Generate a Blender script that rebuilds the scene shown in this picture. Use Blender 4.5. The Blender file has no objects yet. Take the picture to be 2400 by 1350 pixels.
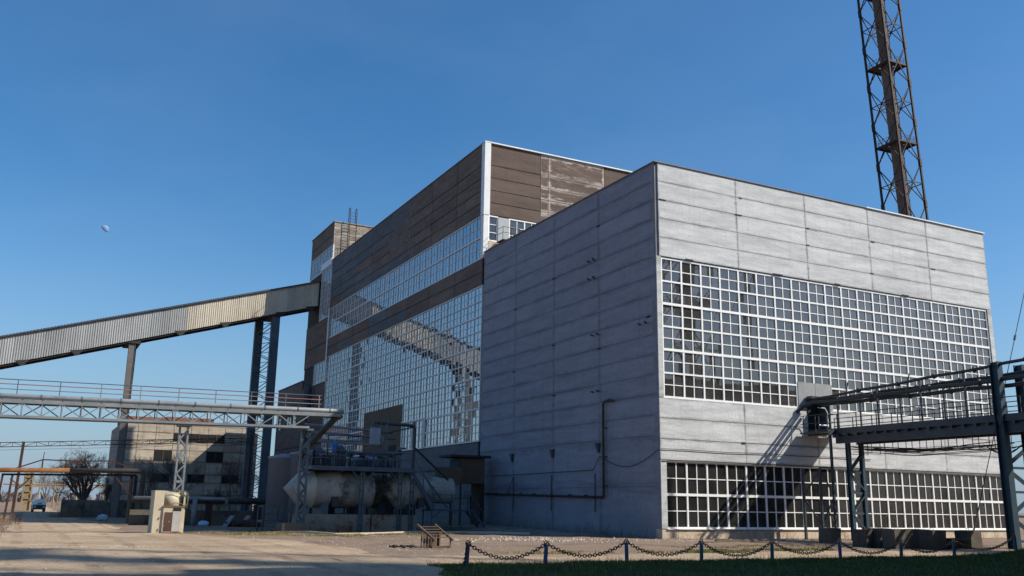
import bpy, math, random
from math import sin, cos, pi, radians, sqrt, floor, exp
from mathutils import Vector, Matrix, Quaternion
import numpy as np
R = random.Random(7)
S = bpy.context.scene
COL = S.collection

# ------------------------------------------------------------------ camera, sky, sun, exposure
cam = bpy.data.objects.new('camera', bpy.data.cameras.new('camera'))
COL.objects.link(cam)
cam.data.sensor_width = 36.0
cam.data.lens = 32.262
cam.data.clip_end = 9000
ax_r = Vector((0.88798921, -0.45961526, 0.01513178))
ax_u = Vector((-0.11879671, -0.19748198, 0.97308181))
ax_f = Vector((0.44425499, 0.86588376, 0.22996265))
M = Matrix((ax_r, ax_u, -ax_f)).transposed().to_4x4()
M.translation = Vector((-32.2543, -43.7548, 1.7402))
cam.matrix_world = M
S.camera = cam

to_sun = Vector((1.4, -1.0, 1.4)).normalized()
W = bpy.data.worlds.new('World'); S.world = W; W.use_nodes = True
wn = W.node_tree.nodes; wl = W.node_tree.links
bg = wn['Background']
sky = wn.new('ShaderNodeTexSky'); sky.sky_type = 'NISHITA'; sky.sun_disc = False
sky.sun_elevation = radians(39.1); sky.sun_rotation = math.atan2(1.4, -1.0)
sky.altitude = 100; sky.air_density = 1.0; sky.dust_density = 0.8; sky.ozone_density = 2.4
hs = wn.new('ShaderNodeHueSaturation'); hs.inputs['Saturation'].default_value = 1.36
wl.new(sky.outputs[0], hs.inputs['Color']); bg.inputs[1].default_value = 0.118
# thin pale haze low over the whole horizon and a breath of cirrus all round
wtc = wn.new('ShaderNodeTexCoord'); wsep = wn.new('ShaderNodeSeparateXYZ'); wl.new(wtc.outputs['Generated'], wsep.inputs[0])
wr = wn.new('ShaderNodeValToRGB'); wr.color_ramp.interpolation = 'EASE'
wr.color_ramp.elements[0].position = 0.0; wr.color_ramp.elements[0].color = (.78, .78, .78, 1)
wr.color_ramp.elements[1].position = 0.26; wr.color_ramp.elements[1].color = (0, 0, 0, 1)
wl.new(wsep.outputs[2], wr.inputs[0])
wm = wn.new('ShaderNodeMix'); wm.data_type = 'RGBA'; wl.new(wr.outputs[0], wm.inputs[0]); wl.new(hs.outputs[0], wm.inputs[6]); wm.inputs[7].default_value = (1.75, 2.75, 4.0, 1)
wmap = wn.new('ShaderNodeMapping'); wmap.inputs['Scale'].default_value = (1.2, 1.2, 3.0); wmap.inputs['Location'].default_value = (.2, 1.9, .6); wl.new(wtc.outputs['Generated'], wmap.inputs[0])
wno = wn.new('ShaderNodeTexNoise'); wno.inputs['Scale'].default_value = 1.6; wno.inputs['Detail'].default_value = 6; wno.inputs['Roughness'].default_value = .55; wl.new(wmap.outputs[0], wno.inputs['Vector'])
wr2 = wn.new('ShaderNodeValToRGB'); wr2.color_ramp.elements[0].position = .38; wr2.color_ramp.elements[1].position = .72; wr2.color_ramp.elements[1].color = (.13, .13, .13, 1); wl.new(wno.outputs[0], wr2.inputs[0])
wm2 = wn.new('ShaderNodeMix'); wm2.data_type = 'RGBA'; wl.new(wr2.outputs[0], wm2.inputs[0]); wl.new(wm.outputs[2], wm2.inputs[6]); wm2.inputs[7].default_value = (2.6, 3.5, 4.7, 1)
wl.new(wm2.outputs[2], bg.inputs[0])
sl = bpy.data.lights.new('sun', 'SUN'); sl.energy = 5.0; sl.angle = radians(0.53); sl.color = (1.0, 0.93, 0.82)
so = bpy.data.objects.new('sun', sl); COL.objects.link(so)
so.rotation_euler = (-to_sun).to_track_quat('-Z', 'Y').to_euler(); so.location = (40, -60, 90)
S.view_settings.view_transform = 'Standard'; S.view_settings.look = 'None'
S.view_settings.exposure = 0.25; S.view_settings.gamma = 1.0; S.view_settings.use_curve_mapping = False
S.cycles.max_bounces = 8; S.cycles.transparent_max_bounces = 12

# ------------------------------------------------------------------ helpers
ORG = {}
def org(p): return ORG.get(p.name, Vector((0, 0, 0))) if p else Vector((0, 0, 0))

class MB:
    def __init__(s): s.v = []; s.f = []
    def add(s, vs, fs):
        b = len(s.v); s.v += [tuple(v) for v in vs]; s.f += [tuple(i + b for i in f) for f in fs]
    def box(s, a, b):
        x0, y0, z0 = a; x1, y1, z1 = b
        s.add([(x0,y0,z0),(x1,y0,z0),(x1,y1,z0),(x0,y1,z0),(x0,y0,z1),(x1,y0,z1),(x1,y1,z1),(x0,y1,z1)],
              [(0,3,2,1),(4,5,6,7),(0,1,5,4),(1,2,6,5),(2,3,7,6),(3,0,4,7)]); return s
    def cbox(s, c, d): return s.box([c[i]-d[i]/2 for i in range(3)], [c[i]+d[i]/2 for i in range(3)])
    def bar(s, p, q, w, h=None, up=(0,0,1)):
        h = h or w; p = Vector(p); q = Vector(q); d = (q-p)
        if d.length < 1e-6: return s
        d.normalize(); u = Vector(up)
        if abs(d.dot(u)) > .98: u = Vector((0,1,0)) if abs(d.y) < .9 else Vector((1,0,0))
        sd = d.cross(u).normalized(); u = sd.cross(d)
        a = sd*(w/2); b = u*(h/2)
        s.add([p-a-b, p+a-b, p+a+b, p-a+b, q-a-b, q+a-b, q+a+b, q-a+b],
              [(0,1,2,3),(4,7,6,5),(0,4,5,1),(1,5,6,2),(2,6,7,3),(3,7,4,0)]); return s
    def tube(s, pts, r, n=8, cap=True):
        pts = [Vector(p) for p in pts]; rr = r if isinstance(r, (list, tuple)) else [r]*len(pts)
        b = len(s.v); prev = None
        for i, p in enumerate(pts):
            t = (pts[min(i+1, len(pts)-1)] - pts[max(i-1, 0)])
            if t.length < 1e-9: t = Vector((0,0,1))
            t.normalize()
            if prev is None:
                u = Vector((0,0,1)) if abs(t.z) < .9 else Vector((1,0,0))
                sd = t.cross(u).normalized()
            else:
                sd = prev - t*prev.dot(t)
                if sd.length < 1e-6: sd = t.orthogonal()
                sd.normalize()
            prev = sd; w = t.cross(sd)
            for k in range(n):
                a = 2*pi*k/n; s.v.append(tuple(p + (sd*cos(a) + w*sin(a))*rr[i]))
        for i in range(len(pts)-1):
            for k in range(n):
                k2 = (k+1) % n
                s.f.append((b+i*n+k, b+i*n+k2, b+(i+1)*n+k2, b+(i+1)*n+k))
        if cap:
            s.f.append(tuple(b+k for k in range(n))[::-1]); e = b+(len(pts)-1)*n
            s.f.append(tuple(e+k for k in range(n)))
        return s
    def lathe(s, c, prof, n=24, axis='z'):
        b = len(s.v)
        for r, t in prof:
            for k in range(n):
                a = 2*pi*k/n
                p = (r*cos(a), r*sin(a), t) if axis == 'z' else (t, r*cos(a), r*sin(a))
                s.v.append((c[0]+p[0], c[1]+p[1], c[2]+p[2]))
        for i in range(len(prof)-1):
            for k in range(n):
                k2 = (k+1) % n; s.f.append((b+i*n+k, b+i*n+k2, b+(i+1)*n+k2, b+(i+1)*n+k))
        s.f.append(tuple(b+k for k in range(n))[::-1]); e = b+(len(prof)-1)*n
        s.f.append(tuple(e+k for k in range(n))); return s
    def mesh(s, name, mat, off=None, smooth=False):
        me = bpy.data.meshes.new(name)
        vs = s.v if off is None else [(v[0]-off.x, v[1]-off.y, v[2]-off.z) for v in s.v]
        me.from_pydata(vs, [], s.f); me.update()
        if mat: me.materials.append(mat)
        if smooth: me.shade_smooth() if hasattr(me, 'shade_smooth') else me.polygons.foreach_set('use_smooth', [True]*len(me.polygons))
        return me
    def build(s, name, mat, parent=None, smooth=False, label=None, kind=None):
        off = org(parent)
        o = bpy.data.objects.new(name, s.mesh(name, mat, off if parent else None, smooth)); COL.objects.link(o)
        if parent: o.parent = parent; ORG[o.name] = off.copy()
        if label: o['label'] = label
        if kind: o['kind'] = kind
        return o

def thing(name, label, cat, loc=(0,0,0), group=None, rotz=0):
    o = bpy.data.objects.new(name, None); COL.objects.link(o)
    o.empty_display_size = .3
    o.location = loc; o.rotation_euler = (0, 0, rotz); ORG[o.name] = Vector(loc)
    o['label'] = label; o['category'] = cat
    if group: o['group'] = group
    return o
def tag(o, label, cat, group=None):
    o['label'] = label; o['category'] = cat
    if group: o['group'] = group
    return o
def struct(o): o['kind'] = 'structure'; return o
def put(name, me, parent, loc, rot=None, scale=None):
    o = bpy.data.objects.new(name, me); COL.objects.link(o)
    if parent: o.parent = parent
    o.location = Vector(loc) - org(parent)
    if rot: o.rotation_euler = rot
    if scale: o.scale = scale
    ORG[o.name] = Vector(loc)
    return o
def local(name, label, cat, group=None):
    """a thing built round the origin and moved to its place afterwards"""
    return thing(name, label, cat, (0,0,0), group)
def copy_tree(o, parent=None):
    c = o.copy(); COL.objects.link(c)
    if parent: c.parent = parent
    for ch in list(o.children): copy_tree(ch, c)
    return c
def move(o, loc, rz=0): o.location = loc; o.rotation_euler = (0, 0, rz); return o

def sm(a, b, t):
    t = min(1, max(0, (t-a)/(b-a))); return t*t*(3-2*t)
def H(x, y):
    mask = 1 - sm(-9, -3, x)
    h = -0.30*sm(9, 17, y)*mask - 0.12*sm(30, 60, y)*mask - 0.1*sm(60, 140, y)*mask
    h += 0.20*exp(-((x+.3)/3.5)**2)*sm(8, 22, y)*(1-sm(60, 70, y))
    h += 0.78*exp(-((x-6.2)/3.1)**2 - ((y+20.8)/2.0)**2)
    h += 0.05*exp(-((x+14)/7)**2 - ((y+3)/4)**2)
    if abs(x) < 80 and abs(y) < 160:
        h += 0.018*sin(x*.9+y*.35)*cos(y*.7-x*.2) + 0.012*sin(x*2.1-y*1.3) + .008*sin(3.7*x+2.9*y)
    return h

# ------------------------------------------------------------------ materials
def lin(h):
    h = h.lstrip('#'); c = [int(h[i:i+2], 16)/255 for i in (0, 2, 4)]
    return tuple((x/12.92 if x <= .04045 else ((x+.055)/1.055)**2.4) for x in c) + (1,)
def newmat(name):
    m = bpy.data.materials.new(name); m.use_nodes = True
    return m, m.node_tree.nodes, m.node_tree.links, m.node_tree.nodes['Principled BSDF']
def noise(n, l, vec, scale, detail=4, rough=.6):
    t = n.new('ShaderNodeTexNoise'); t.inputs['Scale'].default_value = scale
    t.inputs['Detail'].default_value = detail; t.inputs['Roughness'].default_value = rough
    l.new(vec, t.inputs['Vector']); return t.outputs['Fac']
def ramp(n, l, fac, a, b, ca=(0,0,0,1), cb=(1,1,1,1)):
    r = n.new('ShaderNodeValToRGB'); r.color_ramp.elements[0].position = a; r.color_ramp.elements[1].position = b
    r.color_ramp.elements[0].color = ca; r.color_ramp.elements[1].color = cb
    l.new(fac, r.inputs[0]); return r.outputs[0]
def mixc(n, l, fac, a, b, mode='MIX'):
    m = n.new('ShaderNodeMix'); m.data_type = 'RGBA'; m.blend_type = mode
    for s, v in ((0, fac), (6, a), (7, b)):
        if isinstance(v, (int, float)): m.inputs[s].default_value = v
        elif isinstance(v, tuple): m.inputs[s].default_value = v
        else: l.new(v, m.inputs[s])
    return m.outputs[2]
def mth(n, l, op, a, b=None):
    m = n.new('ShaderNodeMath'); m.operation = op
    for i, v in enumerate((a, b)):
        if v is None: continue
        if isinstance(v, (int, float)): m.inputs[i].default_value = v
        else: l.new(v, m.inputs[i])
    return m.outputs[0]
def world_vec(n, l, scale):
    g = n.new('ShaderNodeNewGeometry'); mp = n.new('ShaderNodeMapping'); mp.inputs['Scale'].default_value = scale
    l.new(g.outputs['Position'], mp.inputs['Vector']); return mp.outputs[0]
def obj_vec(n, l, scale):
    g = n.new('ShaderNodeTexCoord'); mp = n.new('ShaderNodeMapping'); mp.inputs['Scale'].default_value = scale
    l.new(g.outputs['Object'], mp.inputs['Vector']); return mp.outputs[0]

def weathered(name, c1, c2, scale=1.0, stretch=(1,1,1), a=.35, b=.65, rough=.8, metal=0.0, stain=None, stain_at=(.55,.75),
              stain_scale=.6, bump=.0, rnd=0.0, fine=.12, spec=.5, local_space=False):
    m, n, l, P = newmat(name)
    v = (obj_vec if local_space else world_vec)(n, l, stretch)
    base = ramp(n, l, noise(n, l, v, scale, 6, .62), a, b, lin(c1), lin(c2))
    if stain:
        f = ramp(n, l, noise(n, l, v, stain_scale, 5, .7), stain_at[0], stain_at[1])
        base = mixc(n, l, f, base, lin(stain))
    if fine:
        f2 = ramp(n, l, noise(n, l, (obj_vec if local_space else world_vec)(n, l, (1,1,1)), scale*9, 3, .7), .3, .7, (1-fine,)*3+(1,), (1+fine*.4,)*3+(1,))
        base = mixc(n, l, 1.0, base, f2, 'MULTIPLY')
    if rnd:
        oi = n.new('ShaderNodeObjectInfo')
        f3 = ramp(n, l, oi.outputs['Random'], 0, 1, (1-rnd,)*3+(1,), (1+rnd,)*3+(1,))
        base = mixc(n, l, 1.0, base, f3, 'MULTIPLY')
    l.new(base, P.inputs['Base Color']); P.inputs['Roughness'].default_value = rough; P.inputs['Metallic'].default_value = metal
    P.inputs['Specular IOR Level'].default_value = spec
    if bump:
        bp = n.new('ShaderNodeBump'); bp.inputs['Strength'].default_value = bump; bp.inputs['Distance'].default_value = .05
        l.new(noise(n, l, v, scale*4, 5, .7), bp.inputs['Height']); l.new(bp.outputs[0], P.inputs['Normal'])
    return m

def panel_mat(name, c1, c2, joint, along, smear=.10, rnd=.07, streak=None, rough=.85, smear_amt=.8, blot=None, blot_at=(.56, .68), scar_amt=.55):
    """precast panel: cloudy paint, trowelled mortar smeared along the edges of each panel, rain streaks"""
    m, n, l, P = newmat(name)
    st = (.35, 1, 2.2) if along == 'x' else (1, .35, 2.2)
    v = world_vec(n, l, st)
    base = ramp(n, l, noise(n, l, v, .9, 7, .65), .36, .62, lin(c1), lin(c2))
    scar = ramp(n, l, noise(n, l, world_vec(n, l, (.5, 1, 5.0) if along == 'x' else (1, .5, 5.0)), 1.1, 7, .78), .56, .66)
    scar = mth(n, l, 'MULTIPLY', scar, ramp(n, l, noise(n, l, world_vec(n, l, (1, 1, 1)), .22, 3, .6), .46, .60))
    base = mixc(n, l, mth(n, l, 'MULTIPLY', scar, scar_amt), base, lin(joint))
    vs = world_vec(n, l, (1.6, 1.6, .12))
    if streak:
        base = mixc(n, l, ramp(n, l, noise(n, l, vs, 1.4, 5, .7), .52, .75, (0,0,0,1), (.55,.55,.55,1)), base, lin(streak))
    if blot:
        base = mixc(n, l, ramp(n, l, noise(n, l, v, .55, 6, .72), blot_at[0], blot_at[1]), base, lin(blot))
    tc = n.new('ShaderNodeTexCoord'); sep = n.new('ShaderNodeSeparateXYZ'); l.new(tc.outputs['Generated'], sep.inputs[0])
    def edge(o, w):
        d = mth(n, l, 'ABSOLUTE', mth(n, l, 'SUBTRACT', o, .5))
        wob = mth(n, l, 'MULTIPLY', mth(n, l, 'SUBTRACT', noise(n, l, world_vec(n, l, (.8, .8, 2.4)), 1.3, 7, .75), .5), w*4.2)
        d = mth(n, l, 'ADD', d, wob)
        return ramp(n, l, d, .5-w, .5-w*.35)
    e1 = edge(sep.outputs[2], smear)
    e2 = edge(sep.outputs[0 if along == 'x' else 1], smear*.22)
    e = mth(n, l, 'MAXIMUM', e1, e2)
    e = mth(n, l, 'MULTIPLY', e, ramp(n, l, noise(n, l, v, .7, 3, .6), .38, .58, (.25,.25,.25,1), (1,1,1,1)))
    e = mth(n, l, 'MULTIPLY', e, smear_amt)
    base = mixc(n, l, e, base, lin(joint))
    oi = n.new('ShaderNodeObjectInfo')
    base = mixc(n, l, 1.0, base, ramp(n, l, oi.outputs['Random'], 0, 1, (1-rnd,)*3+(1,), (1+rnd,)*3+(1,)), 'MULTIPLY')
    sp = ramp(n, l, noise(n, l, world_vec(n, l, (1,1,1)), 9, 3, .7), .3, .62, (.86,.86,.86,1), (1.03,1.03,1.03,1))
    base = mixc(n, l, 1.0, base, sp, 'MULTIPLY')
    l.new(base, P.inputs['Base Color']); P.inputs['Roughness'].default_value = rough
    bp = n.new('ShaderNodeBump'); bp.inputs['Strength'].default_value = .35; bp.inputs['Distance'].default_value = .04
    l.new(noise(n, l, v, 3.5, 6, .7), bp.inputs['Height']); l.new(bp.outputs[0], P.inputs['Normal'])
    return m

def glass_mat(name, ior, tint, gloss=.92, dust=.2):
    m, n, l, P = newmat(name); n.remove(P); out = n['Material Output']
    fr = n.new('ShaderNodeFresnel'); fr.inputs['IOR'].default_value = ior
    tr = n.new('ShaderNodeBsdfTransparent'); tr.inputs[0].default_value = tint + (1,)
    gl = n.new('ShaderNodeBsdfGlossy'); gl.inputs['Roughness'].default_value = .012
    gl.inputs[0].default_value = (gloss, gloss, gloss, 1)
    # film of dust on the pane, thicker on some panes and towards blotches
    df = n.new('ShaderNodeBsdfDiffuse'); df.inputs[0].default_value = (.62, .61, .58, 1)
    oi = n.new('ShaderNodeObjectInfo')
    dv = mth(n, l, 'MULTIPLY', ramp(n, l, noise(n, l, world_vec(n, l, (1, 1, .6)), .8, 5, .7), .3, .7, (.55,.55,.55,1), (1.25,1.25,1.25,1)), ramp(n, l, oi.outputs['Random'], 0, 1, (.75,.75,.75,1), (1.25,1.25,1.25,1)))
    dv = mth(n, l, 'MULTIPLY', dv, dust)
    m0 = n.new('ShaderNodeMixShader'); l.new(dv, m0.inputs[0]); l.new(tr.outputs[0], m0.inputs[1]); l.new(df.outputs[0], m0.inputs[2])
    mx = n.new('ShaderNodeMixShader'); l.new(fr.outputs[0], mx.inputs[0]); l.new(m0.outputs[0], mx.inputs[1]); l.new(gl.outputs[0], mx.inputs[2])
    l.new(mx.outputs[0], out.inputs[0]); return m

def plain(name, c, rough=.5, metal=0.0, spec=.5):
    m, n, l, P = newmat(name); P.inputs['Base Color'].default_value = lin(c)
    P.inputs['Roughness'].default_value = rough; P.inputs['Metallic'].default_value = metal; P.inputs['Specular IOR Level'].default_value = spec
    return m

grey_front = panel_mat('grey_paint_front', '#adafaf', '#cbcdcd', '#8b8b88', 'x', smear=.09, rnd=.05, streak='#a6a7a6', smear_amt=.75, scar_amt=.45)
grey_side_shade = panel_mat('grey_paint_side_shade', '#82838e', '#90919b', '#605d66', 'y', smear=.17, rnd=.05, streak='#787882', smear_amt=.48, scar_amt=.3)  # shade of the side wall is put into a darker, bluer colour
brown_side = panel_mat('brown_paint_side', '#66554a', '#7b685c', '#3a322e', 'y', smear=.05, rnd=.14, streak='#50443f', smear_amt=.8)
slate_side = panel_mat('slate_paint_side', '#565658', '#6a696b', '#3a3636', 'y', smear=.05, rnd=.16, streak='#4b4a4c', smear_amt=.6)
brown_front = panel_mat('brown_paint_front', '#54443c', '#63534a', '#2f2622', 'x', smear=.035, rnd=.08, streak='#6a5a51', smear_amt=.8, scar_amt=.0)
brown_patched = panel_mat('brown_paint_mortar_patched', '#54443c', '#63534a', '#b3a99e', 'x', smear=.2, rnd=.08, streak='#4d3f38', smear_amt=1.0, blot='#a3988d', blot_at=(.60,.68), scar_amt=.5)
tower_front = panel_mat('tower_concrete', '#6d655b', '#8a8175', '#b0a798', 'x', smear=.2, rnd=.12, streak='#544d46', smear_amt=.8, blot='#b3aa9a', blot_at=(.5,.62))
core_grey = weathered('mortar_grey', '#77777a', '#8a8a8c', 1.2, rough=.9)
core_brown = weathered('mortar_brown', '#3a322e', '#4a403a', 1.2, rough=.9)
plinth_m = weathered('limewashed_plinth', '#b5a48f', '#cfc0aa', .8, (1,1,2.0), stain='#8c7660', stain_at=(.55,.7), bump=.5, rough=.95)
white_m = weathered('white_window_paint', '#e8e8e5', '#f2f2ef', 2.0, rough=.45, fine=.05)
white_side_m = weathered('white_window_paint_side', '#c9cac9', '#d8d8d6', 2.0, rough=.45, fine=.05)  # greyer white for windows on the side walls
trim_m = weathered('white_sheet_trim', '#d5d6d4', '#e4e4e2', 1.0, rough=.4, fine=.05)
glass_front = glass_mat('hall_glazing', 2.0, (.66,.64,.61), dust=.10)
glass_low = glass_mat('hall_low_glazing', 1.55, (.60,.56,.52), dust=.045)
glass_side = glass_mat('coated_glazing', 6.5, (.40,.43,.45), .97, .10)
board_m = weathered('brown_boarding', '#5c4c3d', '#6b5a48', .6, rough=.85, stain='#4a3d33')
board_grey = weathered('grey_boarding', '#8b8c8c', '#989998', .6, rough=.8)
roof_m = weathered('roof_felt', '#3d3d3f', '#4a4a4b', .6, rough=.95)
inner_m = weathered('inner_plaster', '#a8a49e', '#b9b5ae', .5, rough=.9)
inner_floor_m = weathered('inner_floor', '#453f39', '#524b44', .5, rough=.9)
inner_steel = plain('pale_inner_steel', '#c4c4c0', .6)
dark_m = plain('dark_gap', '#17171a', .8)
bluegrey = weathered('bluegrey_steel_paint', '#41505b', '#50606b', .8, rough=.55, stain='#5a4438', stain_at=(.64,.72), stain_scale=1.6)
palegrey_steel = weathered('pale_grey_steel_paint', '#6d7375', '#828788', .8, rough=.55, stain='#6a5040', stain_at=(.64,.74), stain_scale=1.8)
walk_steel = weathered('walkway_steel_paint', '#2c343d', '#39434d', .9, rough=.5, stain='#40362f', stain_at=(.62,.74), stain_scale=1.6)
walk_teal = weathered('trestle_blue_paint', '#1c333f', '#284552', .9, rough=.5, stain='#4a3b33', stain_at=(.66,.75), stain_scale=1.6)
pipe_dark = weathered('dark_pipe_paint', '#2a2f34', '#363c42', 1.5, rough=.5, stain='#4b3a30', stain_at=(.6,.72), stain_scale=2)
rust_m = weathered('rusty_steel', '#33221b', '#4b3026', 1.4, rough=.85, stain='#241a16')
rust_bright = weathered('orange_rust', '#6c4a30', '#8a623e', 1.6, (1,1,1), rough=.85, stain='#7a3d20', stain_at=(.5,.66))
black_lag = weathered('black_pipe_wrap', '#38352f', '#4a463f', 1.2, rough=.85)
silver_m = weathered('silver_lagging', '#8b8f8f', '#a3a7a7', .9, rough=.5, metal=.2, stain='#8b8a86')
stack_steel = weathered('stack_lattice_paint', '#231915', '#33221b', .35, rough=.75, stain='#54301f', stain_at=(.60,.66), stain_scale=.12)
stack_shaft = weathered('stack_shaft_casing', '#5a4a3f', '#77655a', .25, (1,1,.5), rough=.8, stain='#453c36')
clad_grey = weathered('corrugated_grey', '#8f9190', '#a2a4a2', .5, (1,1,.3), rough=.5, metal=.25, rnd=.12, stain='#7e7c78', stain_at=(.6,.75))
clad_cream = weathered('corrugated_cream', '#b4aa98', '#c7bdaa', .5, (1,1,.3), rough=.55, metal=.1, rnd=.11, stain='#9a8468', stain_at=(.58,.74))
clad_roof = weathered('corrugated_roof_dark', '#4c4a4c', '#5c5a5c', .8, rough=.6, metal=.2, rnd=.08)
under_m = weathered('gallery_underside', '#2f2c29', '#3f3b37', .6, rough=.85)
tank_white = weathered('sooty_tank_paint', '#a8a093', '#bdb5a9', .5, rough=.6, stain='#2b2928', stain_at=(.51,.66), stain_scale=.42, bump=.15)
vtank_m = weathered('grey_tank_paint', '#747a88', '#838896', .6, (1,1,.3), rough=.55)
conc_m = weathered('stained_concrete', '#867d70', '#9d9384', .9, rough=.95, stain='#744520', stain_at=(.50,.62), stain_scale=.7, bump=.6)
yard_m = weathered('yard_concrete', '#5f594f', '#736c61', .7, rough=.95, stain='#47423a', stain_at=(.5,.66), bump=.5)
block_m = weathered('mossy_concrete', '#4a433a', '#5f574c', 1.1, (1,1,.35), rough=.95, stain='#35312a', stain_at=(.5,.64), bump=.7, rnd=.12)
kerb_m = weathered('pale_kerb', '#b8ad9c', '#cbc0ae', 1.2, rough=.95, bump=.4)
cream_m = weathered('cream_sheet_metal', '#b3a78c', '#c6bba1', .9, rough=.6, stain='#8a6a4a', stain_at=(.62,.74))
wood_m = weathered('weathered_wood', '#584739', '#6f5c4c', 1.2, (3,3,1), rough=.9)
postblue_m = weathered('blue_post_paint', '#123d5c', '#1a4d70', 1.5, rough=.5, stain='#23384a', stain_at=(.6,.72))
chain_m = weathered('chain_iron', '#2b2928', '#3f3a36', 3, rough=.6, metal=.5)
bark_m = weathered('grey_bark', '#4d443d', '#64594f', 2.0, rough=.95)
twig_m = weathered('twig_bark', '#5d5048', '#75675c', 2.0, rough=.95)
needle_m = weathered('spruce_needles', '#1e2c1c', '#2c3d26', 1.0, rough=.8)
bag_m = weathered('white_bag', '#969da3', '#adb4b9', 1.5, rough=.7)
blue_plastic = plain('blue_plastic', '#2c6fae', .4)
# ------------------------------------------------------------------ ground
def spaced(lo, hi, step, far, grow=1.35):
    a = list(np.arange(lo, hi+1e-6, step)); s = step; x = hi
    while x < far: s *= grow; x += s; a.append(x)
    s = step; x = lo
    while x > -far: s *= grow; x -= s; a.insert(0, x)
    return a
gx = spaced(-46, 26, .8, 4000); gy = spaced(-46, 40, .8, 4000)
mb = MB(); nx = len(gx)
mb.v = [(x, y, H(x, y)) for y in gy for x in gx]
mb.f = [(j*nx+i, j*nx+i+1, (j+1)*nx+i+1, (j+1)*nx+i) for j in range(len(gy)-1) for i in range(nx-1)]
m, n, l, P = newmat('bare_dirt')
v = world_vec(n, l, (1,1,1))
c = ramp(n, l, noise(n, l, v, .18, 8, .65), .35, .65, lin('#806c5a'), lin('#927d69'))
c = mixc(n, l, ramp(n, l, noise(n, l, v, .42, 7, .7), .52, .66), c, lin('#6a5644'))
c = mixc(n, l, ramp(n, l, noise(n, l, world_vec(n, l, (.5,1.6,1)), .7, 6, .7), .56, .70), c, lin('#a39179'))
c = mixc(n, l, 1.0, c, ramp(n, l, noise(n, l, v, 6, 6, .75), .3, .66, (.70,.70,.70,1), (1.05,1.05,1.05,1)), 'MULTIPLY')
l.new(c, P.inputs['Base Color']); P.inputs['Roughness'].default_value = .97
bp = n.new('ShaderNodeBump'); bp.inputs['Strength'].default_value = .9; bp.inputs['Distance'].default_value = .12
l.new(noise(n, l, v, 2.2, 8, .72), bp.inputs['Height']); l.new(bp.outputs[0], P.inputs['Normal'])
struct(mb.build('ground', m, smooth=True))

m, n, l, P = newmat('dusty_road')
v = world_vec(n, l, (1,1,1))
c = ramp(n, l, noise(n, l, v, .25, 8, .65), .35, .65, lin('#ad967a'), lin('#c2ab8e'))
c = mixc(n, l, ramp(n, l, noise(n, l, world_vec(n, l, (.35,1.8,1)), .55, 7, .72), .54, .66), c, lin('#937c64'))
c = mixc(n, l, ramp(n, l, noise(n, l, world_vec(n, l, (1.3,.4,1)), 1.3, 7, .72), .60, .70), c, lin('#75614c'))
wv = n.new('ShaderNodeTexWave'); wv.wave_type = 'BANDS'; wv.bands_direction = 'X'; wv.inputs['Scale'].default_value = .17; wv.inputs['Distortion'].default_value = 2.2; wv.inputs['Detail'].default_value = 2; wv.inputs['Detail Scale'].default_value = .35
l.new(world_vec(n, l, (1, .12, 1)), wv.inputs['Vector'])
rut = mth(n, l, 'MULTIPLY', ramp(n, l, wv.outputs[0], .80, .95), ramp(n, l, noise(n, l, world_vec(n, l, (1, .4, 1)), .8, 5, .7), .42, .62, (0,0,0,1), (.75,.75,.75,1)))
c = mixc(n, l, rut, c, lin('#86705a'))
c = mixc(n, l, ramp(n, l, noise(n, l, world_vec(n, l, (1,1,1)), .09, 4, .6), .48, .64, (0,0,0,1), (.7,.7,.7,1)), c, lin('#9b866d'))
c = mixc(n, l, 1.0, c, ramp(n, l, noise(n, l, v, 7, 6, .75), .34, .62, (.66,.66,.66,1), (1.04,1.04,1.04,1)), 'MULTIPLY')
l.new(c, P.inputs['Base Color']); P.inputs['Roughness'].default_value = .97
bp = n.new('ShaderNodeBump'); bp.inputs['Strength'].default_value = 1.0; bp.inputs['Distance'].default_value = .10
l.new(noise(n, l, v, 2.6, 8, .72), bp.inputs['Height']); l.new(bp.outputs[0], P.inputs['Normal'])
dust_m = m
def wob(t, k): return .35*sin(t*.31+k)+.22*sin(t*.83+k*2.1)+.12*sin(t*2.3+k*3.3)+.06*sin(t*5.9+k)
def strip(name, mat, rows, na=10, lift=.022):
    """rows: list of (left xy, right xy); a thin sheet that follows the ground"""
    mb = MB()
    for a, b in rows:
        for i in range(na+1):
            t = i/na; x = a[0]+(b[0]-a[0])*t; y = a[1]+(b[1]-a[1])*t
            e = lift if 0 < i < na else -.03
            mb.v.append((x, y, H(x, y)+e))
    w = na+1
    mb.f = [(j*w+i, j*w+i+1, (j+1)*w+i+1, (j+1)*w+i) for j in range(len(rows)-1) for i in range(na)]
    o = mb.build(name, mat, smooth=True); return struct(o)
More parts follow.
